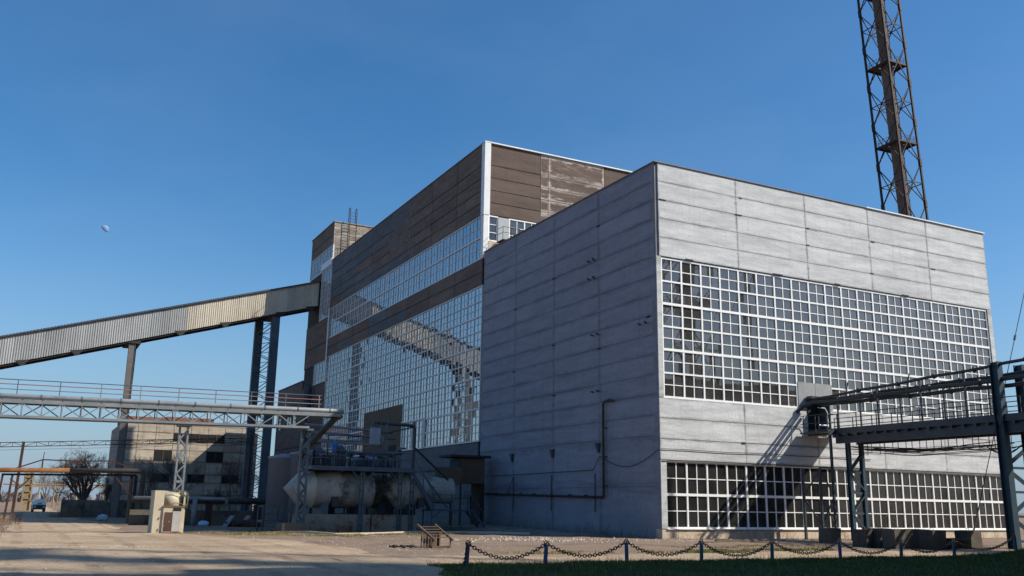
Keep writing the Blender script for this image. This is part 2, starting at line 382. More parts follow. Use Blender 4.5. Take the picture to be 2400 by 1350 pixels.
# the yard and the track leading away between the frames
rows = []
y = -45.0
while y < 420:
    left = -38 if y < -6 else -38 + 4.6*sm(-6, 12, y) + 1.0*sm(30, 80, y)
    right = -20.5 if y < -2 else -20.5 - 5.5*sm(-2, 12, y) - 1.0*sm(40, 100, y)
    rows.append(((left + wob(y, 1)*.8, y), (right + wob(y, 4), y)))
    y += .7 if y < 60 else (2.5 if y < 150 else 12)
strip('dirt_road', dust_m, rows, 16)
rows = []
x = -23.5
while x < 70:
    rows.append(((x, -18.62 + .03*wob(x, 3)), (x, -13.6 + wob(x, 2)*.7 - .8*sm(0, 10, x)))); x += .6
strip('service_road', dust_m, rows, 8, .030)
for k, (x, y, a0_, n_) in enumerate(((-29.5, -9.2, -.5, 14), (-27.2, -6.0, -.3, 10), (-31.2, -3.0, .2, 12), (-24.6, -12.2, -.6, 9), (-30.6, 4.0, -.1, 12))):
    mb = MB(); a_ = a0_
    for i in range(n_):
        w_ = .05*sin(pi*i/(n_-1))+.006
        mb.v += [(x-w_*sin(a_), y+w_*cos(a_), H(x, y)+.031), (x+w_*sin(a_), y-w_*cos(a_), H(x, y)+.031)]
        x += .3*cos(a_); y += .3*sin(a_); a_ += .5*sin(i*2.7+k*1.9)
    mb.f = [(2*i, 2*i+1, 2*i+3, 2*i+2) for i in range(n_-1)]
    struct(mb.build('road_crack', weathered('crack_dirt', '#4a3d31', '#5a4b3d', 3) if k == 0 else bpy.data.materials['crack_dirt']))
# lawn soil under the grass
lawn_m = weathered('lawn_soil', '#22260f', '#2f3314', 1.2, rough=.95, bump=.5)
def lawn_edge(y): return -21.9 - 1.1*sm(-19.4, -22.5, y) - 2.2*sm(-22, -27, y) + .25*wob(y*2, 5)
rows = []; y = -45.0
while y <= -18.75:
    rows.append(((lawn_edge(y), y), (26, y))); y += .35
strip('lawn', lawn_m, rows, 90, .05)

# ------------------------------------------------------------------ windows
BAR = {}
def bmesh_box(dx, dy, dz, mat, name):
    k = (round(dx, 3), round(dy, 3), round(dz, 3), mat.name, name)
    if k not in BAR: BAR[k] = MB().cbox((0,0,0), (dx, dy, dz)).mesh(name, mat)
    return BAR[k]
def window(parent, axis, plane, a0, z0, nc, nr, cw, rh, frame_m, glass_m, budget, major_c=2, major_r=2, thick_r=4,
           skip=lambda i, j: False, flip=1, order=None):
    """glazed wall: heavy posts and rails, thin glazing bars and one pane per opening.
    axis 'x': lies in y=plane and looks to -Y; axis 'y': lies in x=plane and looks to -X"""
    def B(a, b, c, d, p0, p1):
        return ((a, plane+p0, c), (b, plane+p1, d)) if axis == 'x' else ((plane+p0, a, c), (plane+p1, b, d))
    aw = nc*cw; zh = nr*rh
    w = MB()
    for (a, b, c, d) in ((a0-.07, a0+aw+.07, z0-.09, z0+.03), (a0-.07, a0+aw+.07, z0+zh-.03, z0+zh+.07),
                         (a0-.07, a0+.04, z0+.03, z0+zh-.03), (a0+aw-.04, a0+aw+.07, z0+.03, z0+zh-.03)):
        w.box(*B(a, b, c, d, -.03, .14))
    win = w.build('window', frame_m, parent)
    has = lambda i, j: 0 <= i < nc and 0 <= j < nr and not skip(i, j)
    thin = MB()
    # posts and vertical bars
    for i in range(1, nc):
        big = i % major_c == 0
        j = 0
        while j < nr:
            if has(i-1, j) or has(i, j):
                k = j
                while k < nr and (has(i-1, k) or has(i, k)): k += 1
                a = a0+i*cw; zz0 = z0+j*rh+.01; zz1 = z0+k*rh-.01
                if big:
                    mm = MB(); mm.box(*B(a-.055, a+.055, zz0, zz1, -.022, .12)); mm.build('mullion', frame_m, win)
                else: thin.box(*B(a-.028, a+.028, zz0, zz1, .01, .08))
                j = k
            else: j += 1
    for j in range(1, nr):
        t = .075 if j % thick_r == 0 else (.05 if j % major_r == 0 else .026)
        i = 0
        while i < nc:
            if has(i, j-1) or has(i, j):
                k = i
                while k < nc and (has(k, j-1) or has(k, j)): k += 1
                aa = a0+i*cw; bb = a0+k*cw; z = z0+j*rh
                if j % major_r == 0:
                    mm = MB(); mm.box(*B(aa, bb, z-t, z+t, -.027 if j % thick_r else -.036, .10)); mm.build('transom', frame_m, win)
                else: thin.box(*B(aa, bb, z-t, z+t, .006, .084))
                i = k
            else: i += 1
    thin.build('glazing_bars', frame_m, win)
    dims = (cw-.03, .012, rh-.03) if axis == 'x' else (.012, cw-.03, rh-.03)
    pm = bmesh_box(*dims, glass_m, 'pane')
    cells = [(i, j) for i in range(nc) for j in range(nr) if not skip(i, j)]
    if order: cells.sort(key=order)
    rest = MB(); used = 0
    for i, j in cells:
        a = a0+(i+.5)*cw; z = z0+(j+.5)*rh
        c = (a, plane+.05, z) if axis == 'x' else (plane+.05, a, z)
        sg_ = .0032 if R.random() < .86 else .013; r1 = R.gauss(0, sg_); r2 = R.gauss(0, sg_)
        if used < budget:
            rot = (r1, 0, r2) if axis == 'x' else (0, r1, r2)
            put('pane', pm, win, c, rot); used += 1
        else:
            hx = dims[0 if axis == 'x' else 1]/2; hz = dims[2]/2; vs = []
            for s1, s2 in ((-1,-1), (1,-1), (1,1), (-1,1)):
                off = s2*hz*r1 + s1*hx*r2
                vs.append((c[0]+s1*hx, c[1]+off, c[2]+s2*hz) if axis == 'x' else (c[0]+off, c[1]-s1*hx, c[2]+s2*hz))
            rest.add(vs, [(0,1,2,3)])
    if rest.v: rest.build('panes', glass_m, win, kind='stuff')
    return win, used

def panels(parent, axis, plane, spans, rows, mat, thick=.09, gap=.028, jit=.012, pick=None, name='wall_panel'):
    for a, b in spans:
        for c, d in rows:
            mm = pick(a, c) if pick else mat
            if mm is None: continue
            t = thick; dims = (b-a-gap, t, d-c-gap) if axis == 'x' else (t, b-a-gap, d-c-gap)
            me = bmesh_box(*dims, mm, name); o = R.uniform(0, jit)
            ctr = ((a+b)/2, plane-t/2+o, (c+d)/2) if axis == 'x' else (plane-t/2+o, (a+b)/2, (c+d)/2)
            put(name, me, parent, ctr)
def frange(a, b, s):
    r = []; x = a
    while x < b-1e-6: r.append(x); x += s
    return r

# ------------------------------------------------------------------ grey hall
ZT = 22.62
hall = thing('factory_hall', 'grey concrete hall with a sunlit front of white framed glazing', 'factory hall', (15.5, 12.2, 0))
w = MB()
w.box((.04, .10, .60), (.42, .6, ZT-.12)); w.box((30.42, .10, .60), (30.9, .6, ZT-.12))        # corner piers
w.box((.42, .10, 4.36), (30.42, .45, 8.03)); w.box((.42, .10, 16.57), (30.42, .45, ZT-.12))    # bands
w.box((.10, .6, -1.0), (.45, 24.4, ZT-.12)); w.box((30.5, .6, -1.0), (30.9, 24.4, ZT-.12)); w.box((.45, 24.1, -1), (30.5, 24.4, ZT-.12))
w.build('wall', core_grey, hall)
fl = MB(); fl.box((.45, .5, -.3), (30.5, 24.1, .02)); fl.build('floor', inner_floor_m, hall)
fl = MB(); fl.box((.45, .75, 5.0), (30.5, 24.1, 5.3)); fl.build('sun_stop_slab', inner_floor_m, hall)  # unseen slab added to keep upper sunlight out of the lower storey
il = MB(); il.box((.46, 12.0, .03), (30.49, 12.2, 4.98)); il.build('added_partition', weathered('partition_dark', '#4a3f38', '#5a4e45', .6), hall)  # unseen dark wall added to keep the lower windows dim
il = MB(); il.box((.46, 24.0, .02), (30.49, 24.09, 22.1)); il.box((.46, .62, .02), (.52, 24, 22.1)); il.box((30.43, .62, .02), (30.49, 24, 22.1)); il.build('inner_wall', inner_m, hall)
rf = MB(); rf.box((.12, .2, ZT-.5), (30.85, 24.35, ZT-.13)); rf.build('roof', roof_m, hall)
p = MB(); p.box((.03, .05, -1.0), (30.95, .6, .52)); p.build('plinth', plinth_m, hall)
sl_ = MB(); sl_.box((.38, -.05, .515), (30.5, .16, .555)); sl_.build('sill', white_m, hall)
lt = MB(); lt.box((.10, -.03, 4.335), (30.7, .12, 4.375)); lt.build('lintel_ledge', weathered('ledge_grey', '#6d6c6c', '#7a7979', 1.0), hall)
cp = MB(); cp.box((18.3, -.09, ZT+.01), (31.02, .3, ZT+.09)); cp.build('white_coping', trim_m, hall)
cp = MB(); cp.box((-.06, -.06, ZT+.005), (18.29, .3, ZT+.06)); cp.box((-.06, .31, ZT+.005), (.4, 24.45, ZT+.06)); cp.build('coping', core_grey, hall)
bays = [(.0, 6.42)] + [(6.42+6*k, 12.42+6*k) for k in range(3)] + [(24.42, 30.94)]
top_rows = [(16.62+1.2*k, 17.82+1.2*k) for k in range(5)]
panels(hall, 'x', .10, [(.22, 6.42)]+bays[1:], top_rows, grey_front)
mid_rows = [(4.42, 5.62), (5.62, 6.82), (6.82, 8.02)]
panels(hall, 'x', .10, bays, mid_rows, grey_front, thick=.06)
pn = MB(); pn.box((0.0, .02, .55), (.40, .098, 4.40)); pn.build('corner_pier', grey_front, hall)
for a_ in ((0.0, 8.04, .34, 16.60), (30.5, .55, 30.94, 4.40), (30.5, 8.04, 30.94, 16.60)):
    pn = MB(); pn.box((a_[0], .02, a_[1]), (a_[2], .098, a_[3])); pn.build('corner_pier', grey_front, hall)
srows = [(ZT-1.2*(k+1), ZT-1.2*k) for k in range(14)] + [(2.9, ZT-16.8), (-.6, 2.9)]
srows = [(max(-.6, a), b) for a, b in srows]
panels(hall, 'y', .10, [(.12, 6.5), (6.5, 12.5), (12.5, 18.5), (18.5, 24.4)], srows, grey_side_shade, thick=.07, gap=.022, jit=.014)
# front glazing; the nearest 300 panes are single parts
sk = lambda i, j: 14 <= i < 18 and j < 2
near_first = lambda c: c[0]
window(hall, 'x', .12, .42, 8.10, 40, 12, .75, .70, white_m, glass_front, 200, skip=sk, order=near_first)
window(hall, 'x', .12, .42, .62, 40, 4, .75, .92, white_m, glass_low, 100, thick_r=2, order=near_first)
for k in range(2):
    bd = MB(); bd.box((10.95+1.5*k+.01, .06, 8.06), (10.95+1.5*k+1.48, .13, 9.72)); bd.build('blanking_panel', board_grey, hall)
# inside: columns, braces and a crane girder seen through the panes
for k in range(6):
    c = MB(); c.box((.7+5.85*k, 1.6, .02), (1.05+5.85*k, 2.0, 22.0)); c.build('interior_column', inner_steel, hall)
for a, b in (((12.6, 8.6), (18.4, 16.2)), ((18.4, 8.6), (12.6, 16.2)), ((12.6, 1), (18.4, 7.6)), ((18.4, 1), (12.6, 7.6)), ((6.8, 8.6), (12.2, 16.0))):
    c = MB(); c.bar((a[0], 1.8, a[1]), (b[0], 1.8, b[1]), .16, .16, (0, 1, 0)); c.build('interior_brace', inner_steel, hall)
for z in (9.4, 15.6):
    c = MB(); c.box((.6, 1.2, z), (30.4, 1.5, z+.28)); c.build('crane_girder', inner_steel, hall)
rl = MB()
for k in range(7): rl.box((22+1.1*k, 9, 14.6), (22.9+1.1*k, 9.2, 15.0))
rl.build('interior_duct', inner_steel, hall)
for a_, z_, w_ in ((.3, 20.23, .5), (6.3, 20.22, .55), (12.45, 20.24, .3), (18.6, 20.2, .35), (24.6, 19.0, .45), (6.7, 21.4, .22), (12.4, 19.05, .25), (18.3, 17.85, .3), (2.2, 16.66, .6), (9.3, 16.65, .8), (14.8, 16.66, .5), (21.3, 16.66, .7), (6.1, 5.63, .3), (18.5, 6.83, .25)):
    q = MB(); q.box((a_, -.012, z_-.04), (a_+w_, .02, z_+.035)); q.build('spalled_joint', dark_m, hall)
for y_, z_ in ((6.5, 20.2), (12.5, 17.8), (18.5, 16.6), (12.5, 12.9), (6.5, 11.8), (18.6, 11.7), (1.0, 12.98), (12.4, 9.3)):
    q = MB(); q.box((-.012, y_-.2, z_-.05), (.03, y_+.2, z_+.03)); q.build('spalled_joint', dark_m, hall)
# clamps, brackets and the water pipe on the shaded side
br = MB()
for (yy, zz) in ((7.0, 17.9), (7.0, 16.65), (6.6, 12.75), (6.6, 9.0), (1.2, 12.6)):
    br.bar((-.02, yy, zz), (-.42, yy-.45, zz-.02), .10, .09); br.bar((-.02, yy+.6, zz), (-.34, yy+.35, zz), .09, .08)
br.build('pipe_bracket', pipe_dark, hall)
for yy, zz in ((6.6, 5.4), (12.5, 5.25), (18.6, 5.2)):
    br = MB(); br.add([(.02, yy-.22, zz+.28), (-.16, yy-.22, zz+.28), (-.16, yy+.22, zz+.28), (.02, yy+.22, zz+.28), (.02, yy-.1, zz-.32), (-.05, yy-.1, zz-.32), (-.05, yy+.1, zz-.32), (.02, yy+.1, zz-.32)],
           [(0,1,2,3), (4,7,6,5), (0,4,5,1), (1,5,6,2), (2,6,7,3), (3,7,4,0)])
    br.build('rainwater_hopper', walk_steel, hall)
wp = thing('water_pipe', 'black pipe rising up the shaded side of the grey hall and running low along it', 'pipe', (-.2, 5.7, 1.6))
q = MB(); q.tube([(-.2, 5.75, 1.55), (-.2, 5.75, 7.25), (-.22, 5.6, 7.42), (-.25, 4.9, 7.5), (-.3, 4.5, 7.4)], .085, 8); q.build('riser', black_lag, wp, True)
q = MB(); q.tube([(-.2, 5.85, 1.5), (-.2, 23.6, 1.78)], .075, 8); q.build('run', rust_m, wp, True)
for yy in (8, 10, 12.5, 15, 17, 19, 21, 22.6):
    q = MB(); q.cbox((-.12, yy, 1.55+.0145*(yy-5.8)), (.24, .08, .2)); q.build('pipe_clamp', pipe_dark, wp)
for zz in (2.2, 4.0, 5.8):
    q = MB(); q.cbox((-.1, 5.75, zz), (.22, .24, .07)); q.build('pipe_clamp', pipe_dark, wp)
q = MB()
for yy in (7.0, 12.6, 18.3): q.tube([(-.05, yy, .6), (-.05, yy, 3.0)], .035, 6)
q.tube([(-.05, 19.2, 1.9), (-.05, 18.3, 3.0)], .02, 6); q.build('conduit', walk_steel, wp)
for o_ in list(wp.children): o_.location.z += .78
cb = MB(); pts = [(12+ .2*k - 12*0, 0, 0) for k in range(1)]
pts = [(x, -.02, 5.02+.02*sin(x)) for x in np.linspace(17, .1, 18)] + [(-.06, .3, 4.95)] + [(-.06, y_, 4.9-.9*sin(pi*(y_-.3)/6.2)*.9) for y_ in np.linspace(.8, 6.4, 8)] + [(-.06, y_, 4.0-.03*(y_-6.5)*.2) for y_ in np.linspace(7.2, 23.5, 6)]
cb.tube(pts, .022, 5)
tag(cb.build('wall_cable', pipe_dark), 'thin black cable slung along the grey hall wall and round its corner', 'cable')

lampo = thing('ceiling_lamp', 'small orange lamp glowing behind the upper glazing of the grey hall', 'lamp', (9.3, 6, 11.7))
q = MB(); q.lathe((9.3, 6, 11.7), [(.02, -.13), (.1, -.1), (.14, 0), (.1, .1), (.04, .14)], 12)
em, n, l, P = newmat('lamp_glow'); P.inputs['Emission Color'].default_value = (1, .42, .1, 1); P.inputs['Emission Strength'].default_value = 9
q.build('bulb', em, lampo, True)
q = MB(); q.lathe((9.3, 6, 11.84), [(.2, 0), (.16, .1), (.05, .22), (.03, .3)], 12); q.tube([(9.3, 6, 12.1), (9.3, 6, 22.0)], .02, 5); q.build('lamp_shade', pipe_dark, lampo)

# ------------------------------------------------------------------ brown boiler house behind
ZB = 32.8
boil = thing('boiler_house', 'tall brown building behind the grey hall with two long glazed bands', 'factory building', (15, 48, 0))
w = MB()
w.box((.16, 24.86, 26.2), (.5, 71.2, ZB-.1)); w.box((.16, 24.86, 19.85), (.5, 71.2, 22.25)); w.box((.16, 24.86, -1), (.5, 71.2, 6.72))
w.box((.5, 24.95, ZT-1), (30.9, 25.3, 23.95)); w.box((.5, 24.95, 26.2), (30.9, 25.3, ZB-.1)); w.box((30.6, 25.3, -1), (30.9, 71.2, ZB-.1)); w.box((.5, 70.9, -1), (30.6, 71.15, ZB-.1))
w.box((.3, 24.6, -1), (30.6, 24.95, ZT-1)); w.box((7, 24.95, 23.95), (30.9, 25.3, 26.2))
w.build('wall', core_brown, boil)
rf = MB(); rf.box((.3, 25.0, ZB-.5), (30.8, 71.1, ZB-.12)); rf.build('roof', roof_m, boil)
fl = MB(); fl.box((.5, 25.3, -.4), (30.6, 70.9, .02)); fl.box((2.5, 25.3, 13.0), (30.6, 70.9, 13.3)); fl.box((4, 25.3, 21.4), (30.6, 70.9, 21.7)); fl.build('floor', inner_floor_m, boil)
il = MB(); il.box((16, 25.4, .02), (16.2, 70.8, 32)); il.build('inner_wall', weathered('inner_wall_dark', '#4b4d4f', '#5a5c5e', .4), boil)
bsp = [(24.86, 30.75)] + [(30.75+6*k, 36.75+6*k) for k in range(6)] + [(66.75, 71.2)]
trow = [(26.22, 27.35), (27.35, 28.5), (28.5, 29.65), (29.65, 30.8), (30.8, ZB)]
grey_cells = {(42.75, 30.8), (48.75, 30.8), (42.75, 26.22), (48.75, 26.22), (54.75, 30.8), (54.75, 29.65), (54.75, 26.22), (54.75, 27.35), (60.75, 27.35), (60.75, 28.5), (60.75, 29.65), (60.75, 30.8), (66.75, 28.5), (66.75, 29.65), (66.75, 30.8), (48.75, 29.65), (66.75, 27.35), (60.75, 26.22)}
pk = lambda a, c: slate_side if (round(a, 2), c) in grey_cells else brown_side
panels(boil, 'y', .16, bsp, trow, brown_side, gap=.05, pick=pk)
mrow = [(19.88, 21.05), (21.05, 22.22)]
mg = {(48.75, 21.05), (48.75, 19.88), (54.75, 19.88), (60.75, 21.05), (60.75, 19.88), (42.75, 19.88)}
panels(boil, 'y', .16, bsp, mrow, brown_side, gap=.05, pick=lambda a, c: slate_side if (round(a, 2), c) in mg and R.random() < .8 else brown_side)
panels(boil, 'y', .16, [(24.86, 42.6), (42.6, 54.5), (54.5, 71.2)], [(4.6, 6.7), (2.2, 4.6), (-.4, 2.2)], slate_side, gap=.05)
# grout lines round the panel at mid length
gl = MB()
for zz in (28.5, 29.65, 30.8): gl.box((.055, 43.0, zz-.05), (.075, 48.5, zz+.05))
for yy in (42.75, 48.75): gl.box((.050, yy-.08, 26.3), (.072, yy+.08, 32.2))
gl.box((.052, 46.0, 28.6), (.07, 46.12, 30.7)); gl.build('grout_line', weathered('pale_grout', '#6e6a68', '#858180', 2, stain='#4a4644', stain_at=(.5, .6)), boil)
panels(boil, 'x', 24.95, [(.62, 5.7), (5.7, 6.5), (6.5, 12.5), (12.5, 18.5), (18.5, 24.5), (24.5, 30.9)], trow, brown_front, gap=.045, pick=lambda a, c: brown_patched if 5 < a < 12 else brown_front)
tr = MB(); tr.box((.02, 24.72, 26.15), (.13, 25.35, ZB)); tr.box((.131, 24.72, 26.15), (.60, 24.86, ZB)); tr.build('corner_trim', trim_m, boil)
tr = MB(); tr.box((.04, 24.74, 22.3), (.15, 25.3, 26.1)); tr.box((.151, 24.74, 22.6), (.5, 24.9, 26.1)); tr.build('corner_trim', trim_m, boil)
tr = MB(); tr.box((.0, 24.70, ZB+.01), (30.9, 25.0, ZB+.12)); tr.build('cornice', trim_m, boil)
tr = MB(); tr.box((.0, 25.02, ZB+.01), (.3, 71.2, ZB+.08)); tr.build('roof_edge', core_grey, boil)
tr = MB(); tr.box((-.06, 71.0, 19.3), (.05, 71.25, 26.2)); tr.build('corner_trim', trim_m, boil)
lw = MB(); lw.box((.55, 24.78, 21.5), (6.5, 24.94, 23.86)); lw.build('rendered_band', plinth_m, boil)
# glazed bands
sk1 = lambda i, j: (j < 7 and 24 <= i < 40)
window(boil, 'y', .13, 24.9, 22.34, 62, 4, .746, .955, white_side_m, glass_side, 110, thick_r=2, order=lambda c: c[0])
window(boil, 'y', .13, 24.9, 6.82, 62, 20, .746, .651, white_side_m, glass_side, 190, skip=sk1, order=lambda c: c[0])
window(boil, 'x', 24.90, .62, 23.95, 1, 3, .80, .72, white_m, glass_front, 0, thick_r=99, major_r=99)
window(boil, 'x', 24.90, 2.62, 23.95, 6, 3, .745, .72, white_m, glass_front, 0, thick_r=99, major_r=99)
dr = MB(); dr.box((1.48, 24.8, 23.95), (2.54, 24.9, 26.12)); dr.build('door', weathered('door_grey', '#a3a9ab', '#b0b5b6', 1), boil)
bd = MB(); bd.box((.06, 42.85, 2.0), (.12, 48.9, 11.36)); bd.build('blanking_panel', board_m, boil)
bd = MB(); bd.box((.055, 48.93, 2.0), (.12, 54.7, 11.36)); bd.build('blanking_panel', board_m, boil)
dk = MB(); dk.box((.03, 44.2, 5.2), (.1, 46.2, 7.4)); dk.build('doorway', dark_m, boil)
of = MB()
for (a, b, c, d) in ((36.9, 42.6, 9.42, 9.55), (36.9, 42.6, 6.7, 6.83), (36.9, 37.05, 6.83, 9.42), (42.45, 42.6, 6.83, 9.42), (39.7, 39.82, 6.83, 9.42)): of.box((-.03, a, c), (.09, b, d))
of.build('opening_frame', trim_m, boil)
# balcony on the front
bl = thing('steel_balcony', 'small rusty steel balcony under the pale door of the brown building', 'balcony', (2.0, 24.0, 23.8))
q = MB(); q.box((1.3, 23.5, 23.72), (2.9, 24.7, 23.8)); q.bar((1.4, 23.6, 23.7), (1.4, 24.7, 22.9), .06); q.bar((2.8, 23.6, 23.7), (2.8, 24.7, 22.9), .06)
for k in range(5): q.cbox((3.0+.22*k, 24.0, 23.6-.24*k), (.2, .8, .04))
q.bar((2.9, 23.6, 23.72), (4.1, 23.6, 22.4), .06, .14); q.bar((2.9, 24.4, 23.72), (4.1, 24.4, 22.4), .06, .14); q.build('platform', rust_m, bl)
q = MB()
for xx in (1.3, 2.1, 2.9): q.tube([(xx, 23.5, 23.8), (xx, 23.5, 24.9)], .025, 6)
for zz in (24.4, 24.9): q.tube([(1.3, 24.6, zz), (1.3, 23.5, zz), (2.9, 23.5, zz), (4.1, 23.5, zz-1.3)], .022, 6)
q.build('handrail', rust_m, bl)

# ------------------------------------------------------------------ head tower and annex
tw = thing('head_tower', 'narrow brown tower with a rusty ladder where the conveyor gallery enters', 'tower', (7, 76, 0))
w = MB(); w.box((.16, 71.32, -1), (7, 82.2, 38.05)); w.build('wall', core_brown, tw)
w = MB(); w.box((7.01, 71.33, -1), (22, 82.1, 33.6)); w.build('shading_rear_block', core_brown, tw)  # unseen rear block added to cast shade on the derelict block
def pkt(a, c):
    return None if (c > 24.8 and c < 34.9 and a < 77) or (31.8 < c < 34.9) or (a < 76.8 and 16.6 < c < 19.0) else brown_side
trs = [(-.4, 3), (3, 6), (6, 9), (9, 12), (12, 14.4), (14.4, 16.75), (16.75, 19.45), (19.45, 22), (22, 25.3), (25.3, 28.5), (28.5, 32.1), (32.1, 34.95), (34.95, 36.4), (36.4, 38.1)]
panels(tw, 'y', .15, [(71.32, 76.6), (76.6, 82.2)], trs, brown_side, gap=.05, thick=.08, pick=pkt)
panels(tw, 'x', 71.31, [(.05, 3.5), (3.5, 7)], [(32.5+.56*k, 33.06+.56*k) for k in range(10)], tower_front, gap=.04, thick=.07)
window(tw, 'y', .08, 71.3, 32.2, 14, 4, .77, .68, white_side_m, glass_side, 0, thick_r=99, major_r=99)
window(tw, 'y', .09, 71.3, 25.4, 7, 9, .66, .75, white_side_m, glass_side, 0, thick_r=99, major_r=3)
window(tw, 'y', .03, 71.3, 16.85, 7, 4, .77, .65, white_side_m, glass_side, 0, thick_r=99, major_r=99)
tr = MB(); tr.box((-.03, 71.25, 32.3), (.06, 76.3, 33.2)); tr.build('white_panel', trim_m, tw)
cp = MB(); cp.box((-.03, 71.15, 38.1), (7.1, 82.3, 38.22)); cp.build('coping', weathered('coping_pale', '#8a8378', '#9c958a', 1), tw)
ld = thing('roof_ladder', 'rusty hooped ladder climbing the front of the narrow tower', 'ladder', (2.4, 70.7, 33))
q = MB()
for xx in (1.95, 2.85): q.tube([(xx, 70.6, 32.9), (xx, 70.6, 39.8), (xx, 70.75, 40.2), (xx, 71.1, 40.25), (xx, 71.25, 39.9), (xx, 71.25, 38.25)], .05, 6)
q.build('rails', rust_m, ld)
for k in range(16):
    q = MB(); q.tube([(1.95, 70.6, 33.2+.42*k), (2.85, 70.6, 33.2+.42*k)], .028, 5); q.build('rung', rust_m, ld)
q = MB(); q.box((.3, 69.9, 33.0), (3.4, 71.2, 33.08))
for xx in (.3, 1.2): q.tube([(xx, 69.9, 33.05), (xx, 69.9, 34.2)], .03, 5)
q.tube([(.3, 71.1, 34.2), (.3, 69.9, 34.2), (2, 69.9, 34.2)], .03, 5); q.build('landing', rust_m, ld)

an = thing('annex', 'low brown annex beyond the narrow tower, half hidden by the pipe bridge', 'building', (7, 89, 0))
w = MB(); w.box((.16, 82.25, -1), (14, 96.4, 17.9)); w.build('wall', core_brown, an)
panels(an, 'y', .15, [(82.3, 87), (87, 91.7), (91.7, 96.4)], [(-.4, 3), (3, 6), (6, 9), (9, 12), (12, 15), (15, 17.95)], brown_side, gap=.05, thick=.08)
for yy in (84.5, 87.2, 88.6, 93.4):
    q = MB(); q.box((.02, yy, 11.9), (.06, yy+.8, 13.6)); f = q.build('window', white_side_m, an)
    q = MB(); q.box((.0, yy+.08, 12.0), (.03, yy+.72, 13.5)); q.build('pane', glass_side, f)
q = MB(); q.box((0, 82.2, 17.95), (14.1, 96.5, 18.08)); q.build('coping', core_grey, an)
q = MB(); q.lathe((-.7, 76.5, 0), [(.4, 13.2), (.55, 13.6), (.55, 16.4), (.3, 16.8), (.1, 16.9)], 14); q.tube([(-.7, 76.5, 13.3), (-.7, 76.5, -.4)], .2, 8)
tag(q.build('dust_duct', weathered('dark_duct', '#3d4246', '#4b5054', .6, rough=.6), smooth=False), 'dark round duct standing against the foot of the narrow tower', 'duct')
# ------------------------------------------------------------------ conveyor gallery
GS = .303
gb = lambda x: 27.6 + GS*x            # lower edge of the cladding
gal = thing('conveyor_gallery', 'long corrugated conveyor gallery sloping up into the brown tower', 'conveyor gallery', (-20, 78, gb(-20)))
YF, YB = 76.4, 79.4
def sheet_mesh(w, h, mat, name, ribs=4, amp=.035, y=0):
    mb = MB(); n_ = ribs*4
    for k in range(n_+1):
        x = w*k/n_; d = (0, -amp, -amp, 0)[k % 4]
        mb.v += [(x, y+d, GS*x), (x, y+d, GS*x+h)]
    mb.f = [(2*k, 2*k+2, 2*k+3, 2*k+1) for k in range(n_)]
    return mb.mesh(name, mat)
sg = sheet_mesh(1.04, 3.28, clad_grey, 'cladding_sheet'); sc = sheet_mesh(1.04, 3.28, clad_cream, 'cladding_sheet')
for k in range(66):
    x = -.1 - 1.04*(k+1)
    put('cladding_sheet', sc if -17.3 < x < -.0 else sg, gal, (x, YF - (.012 if k % 2 else 0), gb(x)), (0, R.gauss(0, .002), 0))
L0 = -69
def slab(mb, x0, x1, y0, y1, d0, d1):
    mb.add([(x0,y0,gb(x0)+d0),(x1,y0,gb(x1)+d0),(x1,y1,gb(x1)+d0),(x0,y1,gb(x0)+d0),(x0,y0,gb(x0)+d1),(x1,y0,gb(x1)+d1),(x1,y1,gb(x1)+d1),(x0,y1,gb(x0)+d1)],
           [(0,3,2,1),(4,5,6,7),(0,1,5,4),(1,2,6,5),(2,3,7,6),(3,0,4,7)])
q = MB(); slab(q, L0, .1, YF+.04, YB, .0, .08); q.build('floor_underside', under_m, gal)
q = MB(); slab(q, L0, .1, YB-.06, YB, .1, 3.3); slab(q, L0, .1, YF+.03, YF+.06, .1, 3.3); q.build('inner_lining', under_m, gal)
q = MB()
for yy in (YF+.15, YB-.35): slab(q, L0, .1, yy, yy+.2, -.22, -.002)
q.build('girder', under_m, gal)
# roof sheets, edges scalloped by the corrugation
rs = MB()
for k in range(13):
    x = 1.04*k/12; d = (.0, .05, .05, .0)[k % 4]
    rs.v += [(x, -.32, GS*x+d-.02), (x, 1.5, GS*x+d+.26), (x, 3.35, GS*x+d-.02)]
rs.f = [t for k in range(12) for t in ((3*k, 3*k+3, 3*k+4, 3*k+1), (3*k+1, 3*k+4, 3*k+5, 3*k+2))]
rm = rs.mesh('roof_sheet', clad_roof)
for k in range(66):
    x = -.1-1.04*(k+1); put('roof_sheet', rm, gal, (x, YF, gb(x)+3.42))
q = MB(); slab(q, L0, .1, YF-.30, YF-.26, 3.26, 3.40); q.build('eaves_board', clad_roof, gal)
q = MB(); slab(q, L0, .1, YF-.26, YB+.2, 3.29, 3.36); q.build('roof_deck', under_m, gal)
for x in (-34.4, -28.8, -17.3, -11.95, -5.0, -1.0, -40, -46):
    q = MB(); z = gb(x)
    q.add([(x-.75, YF-.06, z-.02), (x+.75, YF-.06, z+.42-.2), (x+.12, YF-.06, z-.55), (x-.2, YF-.06, z-.55), (x-.75, YF+.2, z-.02), (x+.75, YF+.2, z+.22), (x+.12, YF+.2, z-.55), (x-.2, YF+.2, z-.55)],
          [(0,1,2,3)[::-1], (4,5,6,7), (0,4,5,1)[::-1], (1,5,6,2)[::-1], (2,6,7,3)[::-1], (3,7,4,0)[::-1]])
    q.build('hanger', under_m, gal)

